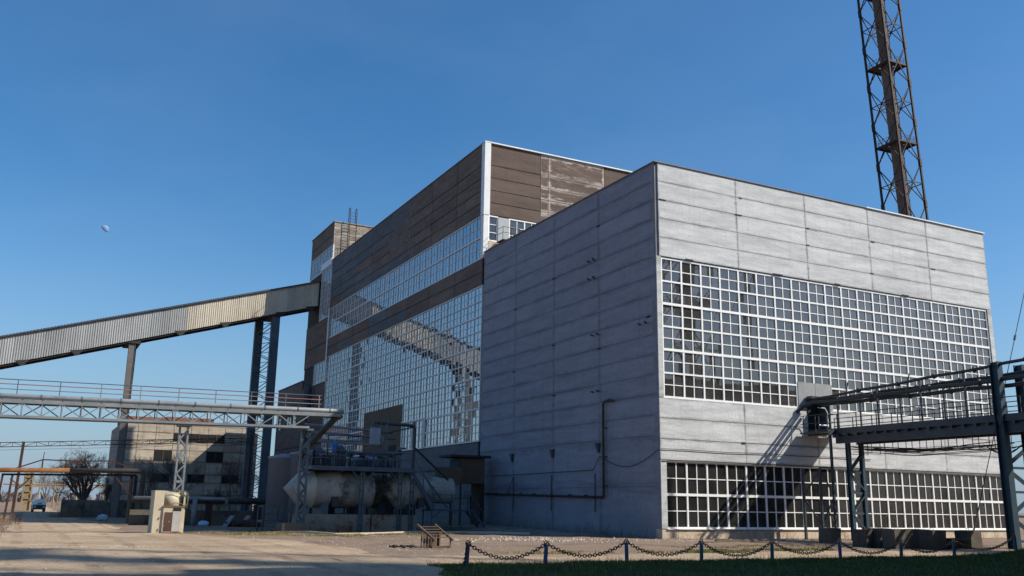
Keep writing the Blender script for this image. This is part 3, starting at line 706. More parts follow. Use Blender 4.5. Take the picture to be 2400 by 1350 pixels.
def trestle(name, label, cx, ztop, dxfar, mat, w=.95):
    t = thing(name, label, 'support', (cx, 78.5, -.5), 'supports under the conveyor gallery')
    for i, (x, y) in enumerate(((cx, 77.0), (cx+dxfar, 80.9))):
        q = MB(); q.box((x-w/2, y-.3, -.8), (x+w/2, y+.3, ztop))
        for z in np.arange(2.5, ztop, 5.2): q.box((x-w/2-.012, y-.315, z), (x+w/2+.012, y+.315, z+.10))
        leg = q.build('leg', mat, t)
        q = MB(); q.box((x-w/2-.045, y-.36, -.8), (x-w/2-.004, y+.36, ztop)); q.box((x+w/2+.004, y-.36, -.8), (x+w/2+.045, y+.36, ztop)); q.build('flange', mat, leg)
    q = MB(); z = .2; k = 0
    while z < ztop-1.3:
        for sx in (-.3, .3):
            a = (cx+sx, 77.3, z if k % 2 else z+1.25); b = (cx+dxfar+sx, 80.6, z+1.25 if k % 2 else z)
            q.bar(a, b, .07, .09)
        q.bar((cx, 77.3, z+1.27), (cx+dxfar, 80.6, z+1.27), .07, .07); z += 1.3; k += 1
    q.build('lacing', mat, t)
    q = MB(); q.box((cx-.8, 76.5, ztop), (cx+.8+dxfar*.3, 81.3, ztop+.3)); q.build('cap_beam', under_m, t)
    return t
trestle('gallery_trestle', 'tall dark lattice support under the gallery, next to the brown building', -5.5, gb(-5.5)-.35, -1.3, bluegrey)
trestle('gallery_trestle', 'tall grey support holding the gallery in front of the derelict block', -22.75, gb(-22.75)-.35, .45, weathered('grey_brown_leg', '#5f5b57', '#6e6965', .6, rough=.6), .66)

# ------------------------------------------------------------------ pipe bridge on the left
YP = 14.0
zp = lambda x: 7.32 + .014*(x+25)
pb = thing('pipe_bridge', 'long pale grey lattice pipe bridge with red rails crossing the yard', 'pipe bridge', (-25, YP, zp(-25)))
XL, XR = -58, -15.0
def chord(dz, y, w, h, x0=XL, x1=XR, mat=palegrey_steel, name='chord'):
    q = MB(); q.bar((x0, y, zp(x0)+dz), (x1, y, zp(x1)+dz), w, h); return q.build(name, mat, pb)
for y in (YP-.55, YP+.55):
    chord(-.36, y, .10, .17, name='top_chord'); chord(-1.17, y, .12, .13, x1=-17.0, name='bottom_chord')
chord(-.24, YP, 1.0, .05, name='walkway_plate')
x = XL; k = 0
while x < XR-2.4:
    for y, s in ((YP-.55, k % 2), (YP+.55, 1-k % 2)):
        a = (x, y, zp(x)+(-.42 if s else -1.12)); b = (x+1.0, y, zp(x+1)+(-1.12 if s else -.42))
        q = MB(); q.bar(a, b, .05, .055); q.build('brace', palegrey_steel if y < YP else bluegrey, pb)
        q = MB(); q.bar((x, y, zp(x)-1.12), (x, y, zp(x)-.42), .055, .06); q.build('strut', palegrey_steel, pb)
    q = MB(); q.bar((x, YP-.55, zp(x)-.3), (x, YP+.55, zp(x)-.3), .10, .13); q.build('cross_member', under_m, pb)
    x += 1.0; k += 1
rail_red = weathered('faded_red_rail', '#8a5a58', '#9a6a66', 1.2, rough=.6)
for dz, mt, y in ((.96, bluegrey, YP+.6), (.70, rail_red, YP+.6), (.42, palegrey_steel, YP+.6)):
    q = MB(); q.tube([(XL, y, zp(XL)+dz), (-16.0, y, zp(-16)+dz)], .028, 6); q.build('rail', mt, pb)
x = XL+1
while x < -16:
    q = MB(); q.bar((x, YP+.6, zp(x)-.3), (x, YP+.6, zp(x)+.95), .05); q.build('rail_post', palegrey_steel if int(x*10) % 3 else bluegrey, pb)
    x += 2.15
# lagged pipes that lie on it
def lagged(label, y, r, dz, x0, x1, extra, mat):
    t = thing('lagged_pipe', label, 'pipe', (-25, y, zp(-25)+dz), 'lagged pipes on the bridge')
    q = MB(); q.tube([(x0, y, zp(x0)+dz), (x1, y, zp(x1)+dz)] + extra, r, 14); q.build('lagging', mat, t, True)
    x = x0+1.3
    while x < x1:
        q = MB(); q.lathe((0, y, zp(x)+dz), [(r+.004, x-.05), (r+.016, x-.045), (r+.016, x+.045), (r+.004, x+.05)], 14, 'x'); q.build('band', weathered('band', '#5d6062', '#707375', 2) if 'bandm' not in BAR else BAR['bandm'], t)
        x += 2.05
    return t
BAR['bandm'] = weathered('pipe_band', '#4d5154', '#5c6063', 2, rough=.5)
lagged('thick silver lagged pipe along the near side of the pipe bridge', YP-.36, .145, -.07, XL, -15.2, [(-14.8, YP-.36, zp(-15)-.1)], silver_m)
lagged('second silver lagged pipe behind the thick one on the pipe bridge', YP+.22, .13, -.06, XL, -15.0, [], silver_m)
dp = thing('down_pipe', 'pair of wide pipes dropping from the end of the pipe bridge to the tanks', 'pipe', (-15, YP, 6))
for yy in (YP-.35, YP+.25):
    q = MB(); q.tube([(-14.9, yy, 7.12), (-15.2, yy+.3, 6.9), (-16.6, yy+2.2, 4.9), (-16.7, yy+2.4, 4.5)], .15, 10); q.build('lagging', black_lag if yy < YP else bluegrey, dp, True)

def lattice_column(name, label, x, y, z0, z1, mat, w=.46, group=None, cat='column'):
    t = thing(name, label, cat, (x, y, z0), group)
    d = .30
    for sx in (-1, 1):
        q = MB(); q.box((x+sx*w/2-.05, y-d/2, z0), (x+sx*w/2+.05, y+d/2, z1)); q.build('chord', mat, t)
    z = z0+.1; k = 0
    while z < z1-.3:
        h = min(.48, z1-z-.02)
        for yy in (y-d/2-.01, y+d/2+.01):
            q = MB(); s = 1 if k % 2 else -1
            q.bar((x-s*(w/2-.03), yy, z), (x+s*(w/2-.03), yy, z+h), .075, .018, (0, 1, 0)); q.build('lacing_bar', mat, t)
        if k % 3 == 0:
            q = MB(); q.box((x-w/2+.05, y-d/2-.02, z-.05), (x+w/2-.05, y-d/2-.005, z+.10)); q.build('batten_plate', mat, t)
        z += .5; k += 1
    q = MB(); q.box((x-w/2-.15, y-.5, z1), (x+w/2+.15, y+.5, z1+.12)); q.build('cap_plate', mat, t)
    return t
lattice_column('bridge_column', 'sunlit pale lattice column under the pipe bridge, behind the cream kiosk', -24.35, YP, -.35, zp(-24.35)-1.36, palegrey_steel, group='columns under the pipe bridge')
lattice_column('bridge_column', 'shaded lattice column under the end of the pipe bridge, on a concrete base', -17.05, YP, .45, zp(-17.05)-1.36, bluegrey, group='columns under the pipe bridge')
lattice_column('bridge_column', 'third lattice column of the pipe bridge, beyond the left edge', -41, YP, -.35, zp(-41)-1.36, palegrey_steel, group='columns under the pipe bridge')
q = MB(); q.box((-18.3, 13.2, -.9), (-16.3, 14.8, .45)); tag(q.build('column_base', yard_m), 'stained concrete base under the shaded bridge column', 'concrete base')

# ------------------------------------------------------------------ lattice stacks
def stack(name, label, x0, y0, zc, n0, n1, s, rs, ladder=True, htop=0, grp='lattice stacks'):
    t = thing(name, label, 'chimney stack', (x0, y0, 0), grp)
    P_ = 8.22; zb = zc-P_/2; top = zb+n1*P_+htop; a = s/2
    cor = ((-a,-a), (a,-a), (a,a), (-a,a))
    for cx, cy in cor:
        q = MB(); q.bar((x0+cx, y0+cy, 0), (x0+cx, y0+cy, top), .34); lg = q.build('leg', stack_steel, t)
        for k in range(n0, n1+1):
            z = zb+k*P_
            if z > 2: q = MB(); q.box((x0+cx-.24, y0+cy-.24, z-.75), (x0+cx+.24, y0+cy+.24, z+.75)); q.build('gusset', stack_steel, lg)
    for k in range(n0, n1):
        z0 = zb+k*P_; z1 = z0+P_; zm = (z0+z1)/2
        for i in range(4):
            c0 = cor[i]; c1 = cor[(i+1) % 4]
            A0 = (x0+c0[0], y0+c0[1]); A1 = (x0+c1[0], y0+c1[1]); mid = ((A0[0]+A1[0])/2, (A0[1]+A1[1])/2)
            for p, r_ in ((A0, A1), (A1, A0)):
                q = MB(); q.bar((p[0], p[1], z0+.3), (r_[0], r_[1], z1-.3), .15); q.build('brace', stack_steel, t)
            if k % 2 == 0:
                q = MB(); q.bar((A0[0], A0[1], zm), (A1[0], A1[1], zm), .14); q.build('girt', stack_steel, t)
                q = MB(); q.bar((mid[0], mid[1], zm), (x0+(mid[0]-x0)*.3, y0+(mid[1]-y0)*.3, zm), .12); q.build('tie', stack_steel, t)
            q = MB(); nx_, ny_ = (mid[0]-x0)/a, (mid[1]-y0)/a
            q.cbox((mid[0], mid[1], zm), (.5 if ny_ else .2, .5 if nx_ else .2, .6)); q.build('node_plate', stack_steel, t)
        if k % 2:
            q = MB()
            ww = a*.98
            q.box((x0-ww, y0-ww, zm-.12), (x0-rs-.02, y0+ww, zm)); q.box((x0+rs+.02, y0-ww, zm-.12), (x0+ww, y0+ww, zm))
            q.box((x0-rs-.019, y0-ww, zm-.12), (x0+rs+.019, y0-rs-.02, zm)); q.box((x0-rs-.019, y0+rs+.02, zm-.12), (x0+rs+.019, y0+ww, zm))
            for sx, sy in ((1, 0), (-1, 0), (0, 1), (0, -1)):
                q.bar((x0+sx*ww-(a if sy else 0), y0+sy*ww-(a if sx else 0), zm-.25), (x0+sx*ww+(a if sy else 0), y0+sy*ww+(a if sx else 0), zm-.25), .18, .3)
            pf = q.build('platform', stack_steel, t)
            q = MB()
            for z in (zm+.55, zm+1.1):
                q.tube([(x0-a, y0-a, z), (x0+a, y0-a, z), (x0+a, y0+a, z), (x0-a, y0+a, z), (x0-a, y0-a, z)], .035, 4)
            for u_ in np.linspace(-a, a, 7):
                for e in ((u_, -a), (u_, a), (-a, u_), (a, u_)): q.bar((x0+e[0], y0+e[1], zm), (x0+e[0], y0+e[1], zm+1.1), .045)
            q.build('guard_rail', stack_steel, pf)
    q = MB(); prof = []
    z = 0
    while z < top+4: prof += [(rs, z), (rs, z+2.6), (rs+.06, z+2.62), (rs+.06, z+2.78), (rs, z+2.8)]; z += 2.8
    q.lathe((x0, y0, 0), prof, 20); q.build('shaft', stack_shaft, t)
    if ladder:
        q = MB()
        for xx in (-.25, .25): q.bar((x0+a*.45+xx, y0+a*.45, 20), (x0+a*.45+xx, y0+a*.45, top), .06)
        zz = 40
        while zz < 80: q.bar((x0+a*.45-.25, y0+a*.45, zz), (x0+a*.45+.25, y0+a*.45, zz), .04); zz += .5
        q.build('ladder', stack_steel, t)
    return t
stack('lattice_stack', 'tall dark lattice stack rising behind the roof of the grey hall', 108.45, 69.0, 61.75, -7, 7, 5.25, 1.12)
st1 = bpy.data.objects['lattice_stack']; st1.rotation_mode = 'QUATERNION'; st1.rotation_quaternion = Quaternion(Vector((.77, .64, 0)), radians(-1.9)); st1.location = Vector((108.45+1.2, 69.0-1.43, 0))
stack('lattice_stack', 'second lattice stack, seen only as a dark reflection in the hall glazing', 68.1, -83.7, 61.75, -7, 8, 6.6, 1.25, ladder=False)

# ------------------------------------------------------------------ walkway on the right
wk = thing('walkway_bridge', 'raised dark steel walkway with railings running up to the hall front', 'walkway', (12.5, -12, 6.3))
ZD = 6.42
XA, XB = 11.5, 13.6; YE = -28.4
q = MB(); q.box((XA, YE, ZD-.02), (XB, -.1, ZD+.03)); q.build('deck', walk_steel, wk)
for x in (XA, XB):
    q = MB(); q.box((x-.06, YE, ZD-.16), (x+.06, -.1, ZD+.2)); q.build('edge_beam', walk_steel, wk)
for x in (XA+.18, XB-.18):
    q = MB(); q.box((x-.09, YE, ZD-.72), (x+.09, -2.2, ZD-.22)); q.build('girder', walk_steel, wk)
y = -2.6
while y > YE:
    q = MB(); q.box((XA-.16, y-.07, ZD-.30), (XB+.16, y+.07, ZD-.165)); q.build('joist', walk_steel, wk)
    y -= .72
def hand(x, y0, y1, step=1.5, top=1.05):
    for dz in (top, top*.52):
        q = MB(); q.tube([(x, y0, ZD+dz), (x, y1, ZD+dz)], .026, 6); q.build('rail', walk_steel, wk)
    y = y0-.1
    while y > y1:
        q = MB(); q.bar((x, y, ZD), (x, y, ZD+top), .045); q.build('rail_post', walk_steel, wk); y -= step
hand(XA, -.9, YE); hand(XB, -.2, YE)
for y in (-2.55, -5.6, -8.6, -11.4, -16.6, -19.6):
    for x in (XA+.08, XB-.08):
        q = MB(); q.bar((x, y, ZD), (x, y, 8.55+.048*(-y)), .08); q.build('pipe_post', walk_steel, wk)
    q = MB(); q.bar((XA, y, 8.3+.0*(-y)), (XB, y, 8.3), .08); q.build('pipe_bearer', walk_steel, wk)
# landing at the facade with its stair well and the door
q = MB(); q.box((10.75, -2.4, ZD-.06), (XA-.07, -.1, ZD+.02)); q.box((10.75, -2.45, ZD-.22), (XA-.07, -2.4, ZD+.1)); q.build('landing', walk_steel, wk)
for zz in (.55, 1.05):
    q = MB(); q.tube([(10.8, -.15, ZD+zz), (10.8, -2.35, ZD+zz), (11.45, -2.35, ZD+zz)], .024, 6); q.build('rail', walk_steel, wk)
for y in (-.4, -1.4, -2.35):
    q = MB(); q.bar((10.8, y, ZD), (10.8, y, ZD+1.05), .045); q.build('rail_post', walk_steel, wk)
dr = MB(); dr.box((11.65, -.02, ZD+.03), (12.55, .05, 8.58)); dr.build('doorway', dark_m, hall)
q = MB(); q.box((12.56, -.95, ZD+.08), (12.63, .0, 8.6)); q.box((12.55, -.06, 8.58), (13.3, .02, 8.66)); q.build('open_door', walk_steel, wk)
q = MB(); q.box((12.64, -.10, ZD+.08), (13.35, -.02, 8.58)); q.build('door_leaf', walk_steel, wk)
q = MB(); q.box((11.55, -.5, 8.62), (13.5, .0, 8.80)); q.build('canopy', walk_steel, wk)
q = MB(); q.tube([(12.4, -.9, ZD+.4), (12.4, -.9, ZD+1.3), (12.2, -.9, ZD+1.6), (11.6, -.9, ZD+1.6)], .03, 5); q.tube([(11.6, -.9, ZD+.5), (12.4, -.9, ZD+.5)], .05, 5); q.build('gate_rail', white_m, wk)
# pipes above the walkway
def walk_pipe(label, x, r, z0, z1, end, fl):
    t = thing('service_pipe', label, 'pipe', (x, -12, (z0+z1)/2), 'pipes above the walkway')
    zf = lambda y: z0 + (z1-z0)*(-y/13.4)
    pts = end + [(x, y, zf(y)+.03*sin(y*1.3+x*5)) for y in np.linspace(-.6, YE, 22)]
    q = MB(); q.tube(pts, r, 8); q.build('tube', pipe_dark, t, True)
    for y in fl:
        q = MB(); z = zf(y)+.03*sin(y*1.3+x*5); q.tube([(x, y-.09, z), (x, y-.04, z), (x, y+.04, z), (x, y+.09, z)], [r+.01, r+.07, r+.07, r+.01], 8); q.build('flange', pipe_dark, t)
walk_pipe('uppermost pipe above the walkway, rising towards the camera', XA+.05, .085, 8.55, 9.16, [], (-4.3, -7.2, -9.6, -12.1, -15))
walk_pipe('pipe with valves just under the uppermost one over the walkway', XA+.35, .085, 8.48, 8.66, [(11.2, .08, 8.0), (11.3, -.3, 8.35)], (-3.4, -6.3, -8.2, -11.0))
walk_pipe('thick middle pipe over the walkway bending down into the hall wall', XA+.1, .12, 8.32, 8.40, [(10.75, .08, 7.75), (10.95, -.25, 8.1)], (-5.2, -9.2, -12.3))
walk_pipe('lowest pipe over the walkway, thick and flanged', XA+.45, .11, 8.22, 8.12, [], (-4.8, -7.6, -10.3))
walk_pipe('far pipe above the outer railing of the walkway', XB-.1, .08, 8.5, 8.9, [], (-6, -10))
vl = MB()
for y in (-3.1, -7.6):
    vl.bar((XA+.2, y, 8.4), (XA+.05, y-.4, 9.35), .06); vl.tube([(XA+.3, y, 8.55), (XA+.3, y, 8.95)], .035, 6); vl.tube([(XA+.18, y, 8.95), (XA+.42, y, 8.95)], .03, 6)
tag(vl.build('valve_levers', palegrey_steel), 'pale valve spindles sticking up from the pipes over the walkway', 'valves')
# trestles of the walkway
def walk_trestle(label, y, w, z1, z0, mat):
    t = thing('walkway_trestle', label, 'support', (12.5, y, z0), 'trestles under the walkway')
    for x in (XA+.02, XB-.98 if z1 < 7 else XB-.1):
        q = MB(); q.box((x-w/2, y-w*.55, z0), (x+w/2, y-w*.55+.03, z1)); q.box((x-w/2, y+w*.55-.03, z0), (x+w/2, y+w*.55, z1)); q.box((x-.02, y-w*.55+.03, z0), (x+.02, y+w*.55-.03, z1)); q.build('leg', mat, t)
    xa = XA+.02; xb = (XB-.98 if z1 < 7 else XB-.1)
    z = z0+.45; k = 0
    zt = min(z1, ZD-.75)
    while z < zt-1.0:
        q = MB(); q.box((xa+w/2, y-.06, z-.06), (xb-w/2, y+.06, z+.06)); q.build('rung', mat, t)
        q = MB(); a, b = (xa, xb) if k % 2 else (xb, xa); q.bar((a, y+.03, z+.08), (b, y+.03, z+1.12), .13, .06, (0, 1, 0)); q.build('lacing_bar', mat, t)
        q = MB(); q.bar((a, y-.12, z+.08), (b, y-.12, z+1.12), .09, .05, (0, 1, 0)); q.build('lacing_bar', mat, t)
        q = MB()
        for (p, s) in ((xa, 1), (xb, -1)): q.add([(p+s*w/2, y-.02, z+.06), (p+s*(w/2+.28), y-.02, z+.06), (p+s*w/2, y-.02, z+.36), (p+s*w/2, y+.02, z+.06), (p+s*(w/2+.28), y+.02, z+.06), (p+s*w/2, y+.02, z+.36)], [(0,1,2), (3,5,4), (0,3,4,1), (1,4,5,2), (2,5,3,0)])
        q.build('gusset', mat, t)
        z += 1.2; k += 1
    return t
walk_trestle('narrow blue lattice trestle under the walkway, nearest the hall', -3.2, .22, ZD-.74, -.1, walk_teal)
walk_trestle('heavy blue trestle whose posts rise past the walkway railing', -13.35, .42, 9.32, -.1, walk_teal)
t = thing('stair_frame', 'thin braced steel frame under the landing beside the hall front', 'frame', (10.9, -1.6, 0))
for x, y in ((11.05, -2.3), (10.0, -2.3), (10.0, -.9)):
    q = MB(); q.bar((x, y, -.1), (x, y, ZD-.2 if x > 10.5 else 4.2), .13); q.build('post', walk_steel, t)
for a, b in (((11.05, -2.3, 2.6), (10, -2.3, 4.1)), ((11.05, -2.3, 2.5), (10, -2.3, .9)), ((11.05, -2.3, .9), (10, -2.3, 2.4)), ((10, -2.3, 4.1), (10, -.9, 2.5)), ((10, -2.3, .8), (10, -.9, 2.4)), ((11.05, -2.3, 4.2), (10, -2.3, 4.2))):
    q = MB(); q.bar(a, b, .07); q.build('brace', walk_steel, t)
# hanging cables
ct = thing('cable_tray', 'tangled bundle of sagging cables hung under the walkway', 'cables', (13.4, -8, 5.6))
q = MB()
for k in range(13):
    x0_ = XA + R.uniform(.1, 2.2); x1_ = XA+R.uniform(.3, 2.3); zz = R.uniform(5.25, 5.62); sag = R.uniform(.05, .42); p1 = R.uniform(0, 6)
    y0_ = R.uniform(-3.3, -2.4); y1_ = R.uniform(-13.6, -11.6)
    pts = [(x0_+(x1_-x0_)*t_ + .06*sin(9*t_+p1), y0_+(y1_-y0_)*t_, zz - sag*sin(pi*t_) - .22*t_ + .03*sin(14*t_+p1)) for t_ in np.linspace(0, 1, 24)]
    q.tube(pts, R.choice((.014, .02, .028)), 5)
for k in range(5):
    s_ = R.uniform(.3, .9); q.tube([(XA+.6+1.2*t_, -11.8-1.4*t_, 5.2 - s_*sin(pi*t_)) for t_ in np.linspace(0, 1, 12)], .014, 5)
q.build('cables', pipe_dark, ct)
y = -3
while y > -13.2:
    q = MB(); z = 5.15-.02*(y+3)*-1
    q.bar((XA+.1, y, 5.05), (XB-.2, y, 5.05), .03); q.bar((XA+.1, y, 5.05), (XA+.1, y, ZD-.7), .03); q.bar((XB-.2, y, 5.05), (XB-.2, y, ZD-.7), .03); q.build('hanger', pipe_dark, ct); y -= .95
# guy wire with its anchor
g0 = Vector((9.15, -12.9, .78)); g1 = Vector((15.255, -12.9, 13.44))
q = MB(); q.tube([g0, g0+(g1-g0)*.22, g0+(g1-g0)*1.6], [.022]*3, 5); q.tube([g0, g0+(g1-g0)*.09], .045, 6); q.tube([g0+(g1-g0)*.79, g0+(g1-g0)*.81], .06, 6)
tag(q.build('guy_wire', pipe_dark), 'taut guy wire slanting up from the rightmost concrete block', 'guy wire')
pt = g0+(g1-g0)*1.6
q = MB(); q.tube([(pt.x, pt.y, -.5), (pt.x, pt.y, pt.z+.6)], [.22, .12], 10); tag(q.build('guyed_pole', bluegrey), 'steel pole held by the guy wire, beyond the right edge', 'pole')

# concrete blocks
def block(label, x, y, sx, sy, sz, rz, tilt=0):
    t = thing('concrete_block', label, 'concrete block', (x, y, H(x, y)), 'concrete blocks in front of the hall', 0)
    q = MB(); a, b = sx/2, sy/2; vs = []
    for z in (-.1, sz*.33, sz*.66, sz-.03, sz):
        k_ = 1 if z < sz-.01 else .965
        ring = [(-a,-b), (-a*.33,-b), (a*.33,-b), (a,-b), (a,0), (a,b), (-a*.0,b), (-a,b), (-a,0)]
        for px_, py_ in ring:
            px_ *= k_; py_ *= k_
            px_ += R.uniform(-.02, .02); py_ += R.uniform(-.02, .02)
            vs.append((px_*cos(rz)-py_*sin(rz)+tilt*z, px_*sin(rz)+py_*cos(rz), z+R.uniform(-.012, .012)))
    n_ = 9; fs = [(i*n_+k, i*n_+(k+1) % n_, (i+1)*n_+(k+1) % n_, (i+1)*n_+k) for i in range(4) for k in range(n_)] + [tuple(4*n_+k for k in range(n_))]
    q.v = [(v_[0]+x, v_[1]+y, v_[2]+H(x, y)) for v_ in vs]; q.f = fs; q.build('block', block_m, t)
    q = MB(); h = H(x, y)+sz
    q.tube([(x-.12, y, h-.03), (x-.12, y, h+.09), (x+.06, y, h+.12), (x+.1, y, h-.03)], .012, 5); q.build('lifting_loop', rust_m, t)
block('grey concrete block standing alone, leftmost of the blocks before the hall', 5.45, -7.2, .78, .8, .80, .05)
block('streaky concrete block right of the narrow blue trestle', 4.3, -10.6, .95, .8, .86, .1)
block('dark concrete block at the back of the middle pair', 4.9, -11.0, .9, .7, .92, .0)
block('wide dark concrete block at the front of the middle pair', 4.75, -12.1, 1.15, .8, .88, -.05)
block('concrete block at the back of the right pair', 6.75, -11.6, .95, .7, .92, .05)
block('concrete block at the front of the right pair, beside a low slab', 5.95, -13.1, .95, .8, .9, .0)
block('rightmost concrete block, anchoring the guy wire', 8.75, -12.9, .95, .8, .86, .1)
q = MB(); q.box((7.2, -12.9, -.05), (8.05, -12.2, .42)); q.box((7.0, -13.3, .425), (8.1, -12.6, .50)); tag(q.build('low_slab', block_m), 'low broken concrete slab between the two rightmost blocks', 'concrete slab')

# ------------------------------------------------------------------ chain fence
proto = None
ordn = ['leftmost', 'second', 'third', 'fourth', 'fifth', 'sixth', 'seventh', 'eighth', 'ninth']
pxs = [-20.95, -18.15, -15.2, -12.25, -9.2, -5.98, -2.85, .1, 3.85]
tops = []
for i, x in enumerate(pxs):
    y = -18.72 if i else -19.15
    if proto is None:
        t = local('chain_post', '', 'post', 'blue posts of the chain fence')
        q = MB(); q.tube([(0, 0, -.3), (0, 0, .64)], .062, 10); q.build('shaft', postblue_m, t, False)
        q = MB(); q.tube([(.07*cos(a), 0, .69+.07*sin(a)) for a in np.linspace(0, 2*pi, 11)], .016, 5, False); q.build('ring', chain_m, t)
        proto = t; o = t
    else: o = copy_tree(proto)
    if i == 0: lab = 'leftmost blue post of the chain fence, with a loose chain end hanging'
    elif i < 9: lab = f'{ordn[i]} blue chain fence post from the left along the lawn'
    else: lab = 'last blue chain fence post, hidden by the grass mound at the right'
    o['label'] = lab
    lean = [(.05, .02), (.06, 0), (-.015, 0), (.01, .02), (.03, 0), (-.02, 0), (.0, .03), (.02, 0), (-.03, 0), (0, 0)][i]
    z = H(x, y); o.location = (x, y, z-.02); o.rotation_euler = (lean[1], lean[0], 0)
    tops.append(Vector((x+lean[0]*.67, y, z+.66)))
def link_mesh(mb, p, d, flip):
    d = d.normalized(); u = Vector((0, 1, 0)); s = d.cross(u)
    if s.length < .1: s = Vector((1, 0, 0))
    s.normalize(); w = u if flip else s
    w = (w - d*w.dot(d)).normalized()
    mb.tube([p + d*(.066*cos(a)) + w*(.047*sin(a)) for a in np.linspace(0, 2*pi, 11)], .0155, 5, False)
def chain(a, b, sag, label):
    L = (b-a).length; N = int((L+8*sag*sag/(3*L))/.098); mb = MB(); last = None
    f_ = lambda t_: a+(b-a)*t_ - Vector((0, 0, 4*sag*t_*(1-t_)))
    for k in range(N):
        t_ = (k+.5)/N; link_mesh(mb, f_(t_), f_(t_+.01)-f_(t_-.01), k % 2)
    tag(mb.build('chain', chain_m), label, 'chain', 'iron chains of the fence')
for i in range(len(tops)-1):
    lab = f'sagging iron chain between the {ordn[i]} and {ordn[i+1]} fence posts' if i < 8 else 'iron chain running into the grass mound at the right'
    chain(tops[i], tops[i+1], (.42, .40, .41, .45, .40, .43, .42, .44, .40)[i], lab)
e = tops[0]; chain(e, Vector((-21.35, -19.9, H(-21.35, -19.9)+.06)), .03, 'loose chain end hanging from the leftmost fence post to the grass')
# ------------------------------------------------------------------ cream kiosk
kx, ky = -26.15, 9.55; kz = H(-25.1, 9.6)
t = thing('kiosk', 'cream sheet metal kiosk with a brown door, standing in the yard under the lattice column', 'kiosk', (-25.1, 10.2, kz))
q = MB(); q.box((kx, ky, kz), (kx+.05, ky+1.7, kz+2.35)); q.box((kx+1.98, ky+.15, kz), (kx+2.03, ky+1.7, kz+2.32)); q.box((kx+.05, ky+1.65, kz), (kx+1.98, ky+1.7, kz+2.35)); q.box((kx+.0, ky-.03, kz), (kx+.62, ky-.001, kz+2.35)); q.box((kx+1.9, ky+.1, kz), (kx+2.05, ky+.149, kz+2.3)); q.build('housing', cream_m, t)
q = MB(); q.lathe((kx+1.2, ky+.85, 0), [(.02, kz+2.22), (.45, kz+2.20), (.72, kz+2.05), (.75, kz+1.9), (.75, kz+1.3)], 22); q.build('vessel', cream_m, t, True)
q = MB(); q.box((kx+.62, ky-.12, kz+.08), (kx+1.86, ky+.3, kz+1.46)); q.build('cabinet', cream_m, t)
q = MB(); q.box((kx+.56, ky-.17, kz+1.46), (kx+1.9, ky+.34, kz+1.52)); q.box((kx+.55, ky-.15, kz-.02), (kx+1.9, ky+.36, kz+.075)); q.build('rusty_rim', rust_bright, t)
q = MB(); q.box((kx+.72, ky-.145, kz+.14), (kx+1.2, ky-.122, kz+1.16)); d = q.build('door', weathered('brown_door', '#4a3229', '#5a3d31', 1.5, rough=.7), t)
q = MB(); q.box((kx+1.0, ky-.165, kz+.62), (kx+1.06, ky-.146, kz+.68)); q.build('handle', silver_m, d)
q = MB(); q.box((kx+1.24, ky-.15, kz+.12), (kx+1.76, ky-.122, kz+1.22)); q.build('panel', weathered('pale_panel', '#a6a39c', '#b4b1aa', 1), t)
q = MB(); q.box((kx+1.26, ky-.152, kz+1.225), (kx+1.76, ky-.122, kz+1.40)); q.build('vent', dark_m, t)
for zz in (.42, 1.05):
    q = MB(); q.tube([(kx+.66, ky-.2, kz+zz-.05), (kx+.66, ky-.2, kz+zz+.05)], .035, 8); q.build('hinge', cream_m, t)
q = MB()
for k in range(4):
    s_ = .1*k
    q.tube([(kx+.9+s_, ky+.3, kz+2.3), (kx+1.3+s_, ky, kz+2.42-.05*k), (kx+1.95+.03*k, ky-.02, kz+2.33), (kx+2.12+.03*k, ky+.05, kz+2.1), (kx+2.14, ky+.05, kz+1.7-.1*k), (kx+2.0, ky+.05, kz+1.52)], .018, 6)
q.tube([(kx+.9, ky-.05, kz+1.5), (kx+1.3, ky-.08, kz+1.68), (kx+1.8, ky-.05, kz+1.62), (kx+1.95, ky+.0, kz+1.5)], .02, 6); q.build('loose_hoses', weathered('hose', '#5d6152', '#6d7262', 2), t)

t.scale = (.79, 1, .95); t.location.x -= .18

# wooden rack by the road
rx, ry = -17.75, -8.3; rz = H(-17.2, -8)
t = thing('wooden_rack', 'small weathered wooden step rack with slanted rails at the roadside', 'rack', (-17.2, -8, rz))
for x in (0, .92):
    q = MB(); q.bar((rx+x-.12, ry+1.1, rz+.98), (rx+x+.28, ry-.2, rz+.34), .07, .09); q.build('side_rail', wood_m, t)
    q = MB(); q.bar((rx+x, ry+.75, rz-.1), (rx+x, ry+.75, rz+.85), .06); q.build('leg', wood_m, t)
    q = MB(); q.bar((rx+x+.22, ry-.05, rz-.1), (rx+x+.22, ry-.05, rz+.45), .06); q.build('leg', wood_m, t)
for k in range(5):
    q = MB(); s_ = k/4; q.cbox((rx+.46+.3*s_-.05, ry+.95-.95*s_, rz+.90-.44*s_), (.95, .13, .035)); q.build('slat', wood_m, t)
for k in range(6):
    q = MB(); q.box((rx+.1+.14*k, ry+.78, rz+.02), (rx+.21+.14*k, ry+.81, rz+.62)); q.build('back_board', rust_m if k % 2 else wood_m, t)
q = MB(); q.box((rx+.0, ry-.0, rz+.0), (rx+1.1, ry+.1, rz+.08)); q.build('foot_board', wood_m, t)
q = MB(); pts = [(-18.3-.1*k, -8.55+.03*sin(k*2), H(-18.3, -8.5)+.05+.05*abs(sin(k*1.3))) for k in range(12)]
q.tube(pts, [.02+.05*abs(sin(k*.9)) for k in range(12)], 6); t.scale = (.86, .86, .9)
tag(q.build('rag', dark_m), 'dark crumpled rag lying on the ground left of the wooden rack', 'rag')

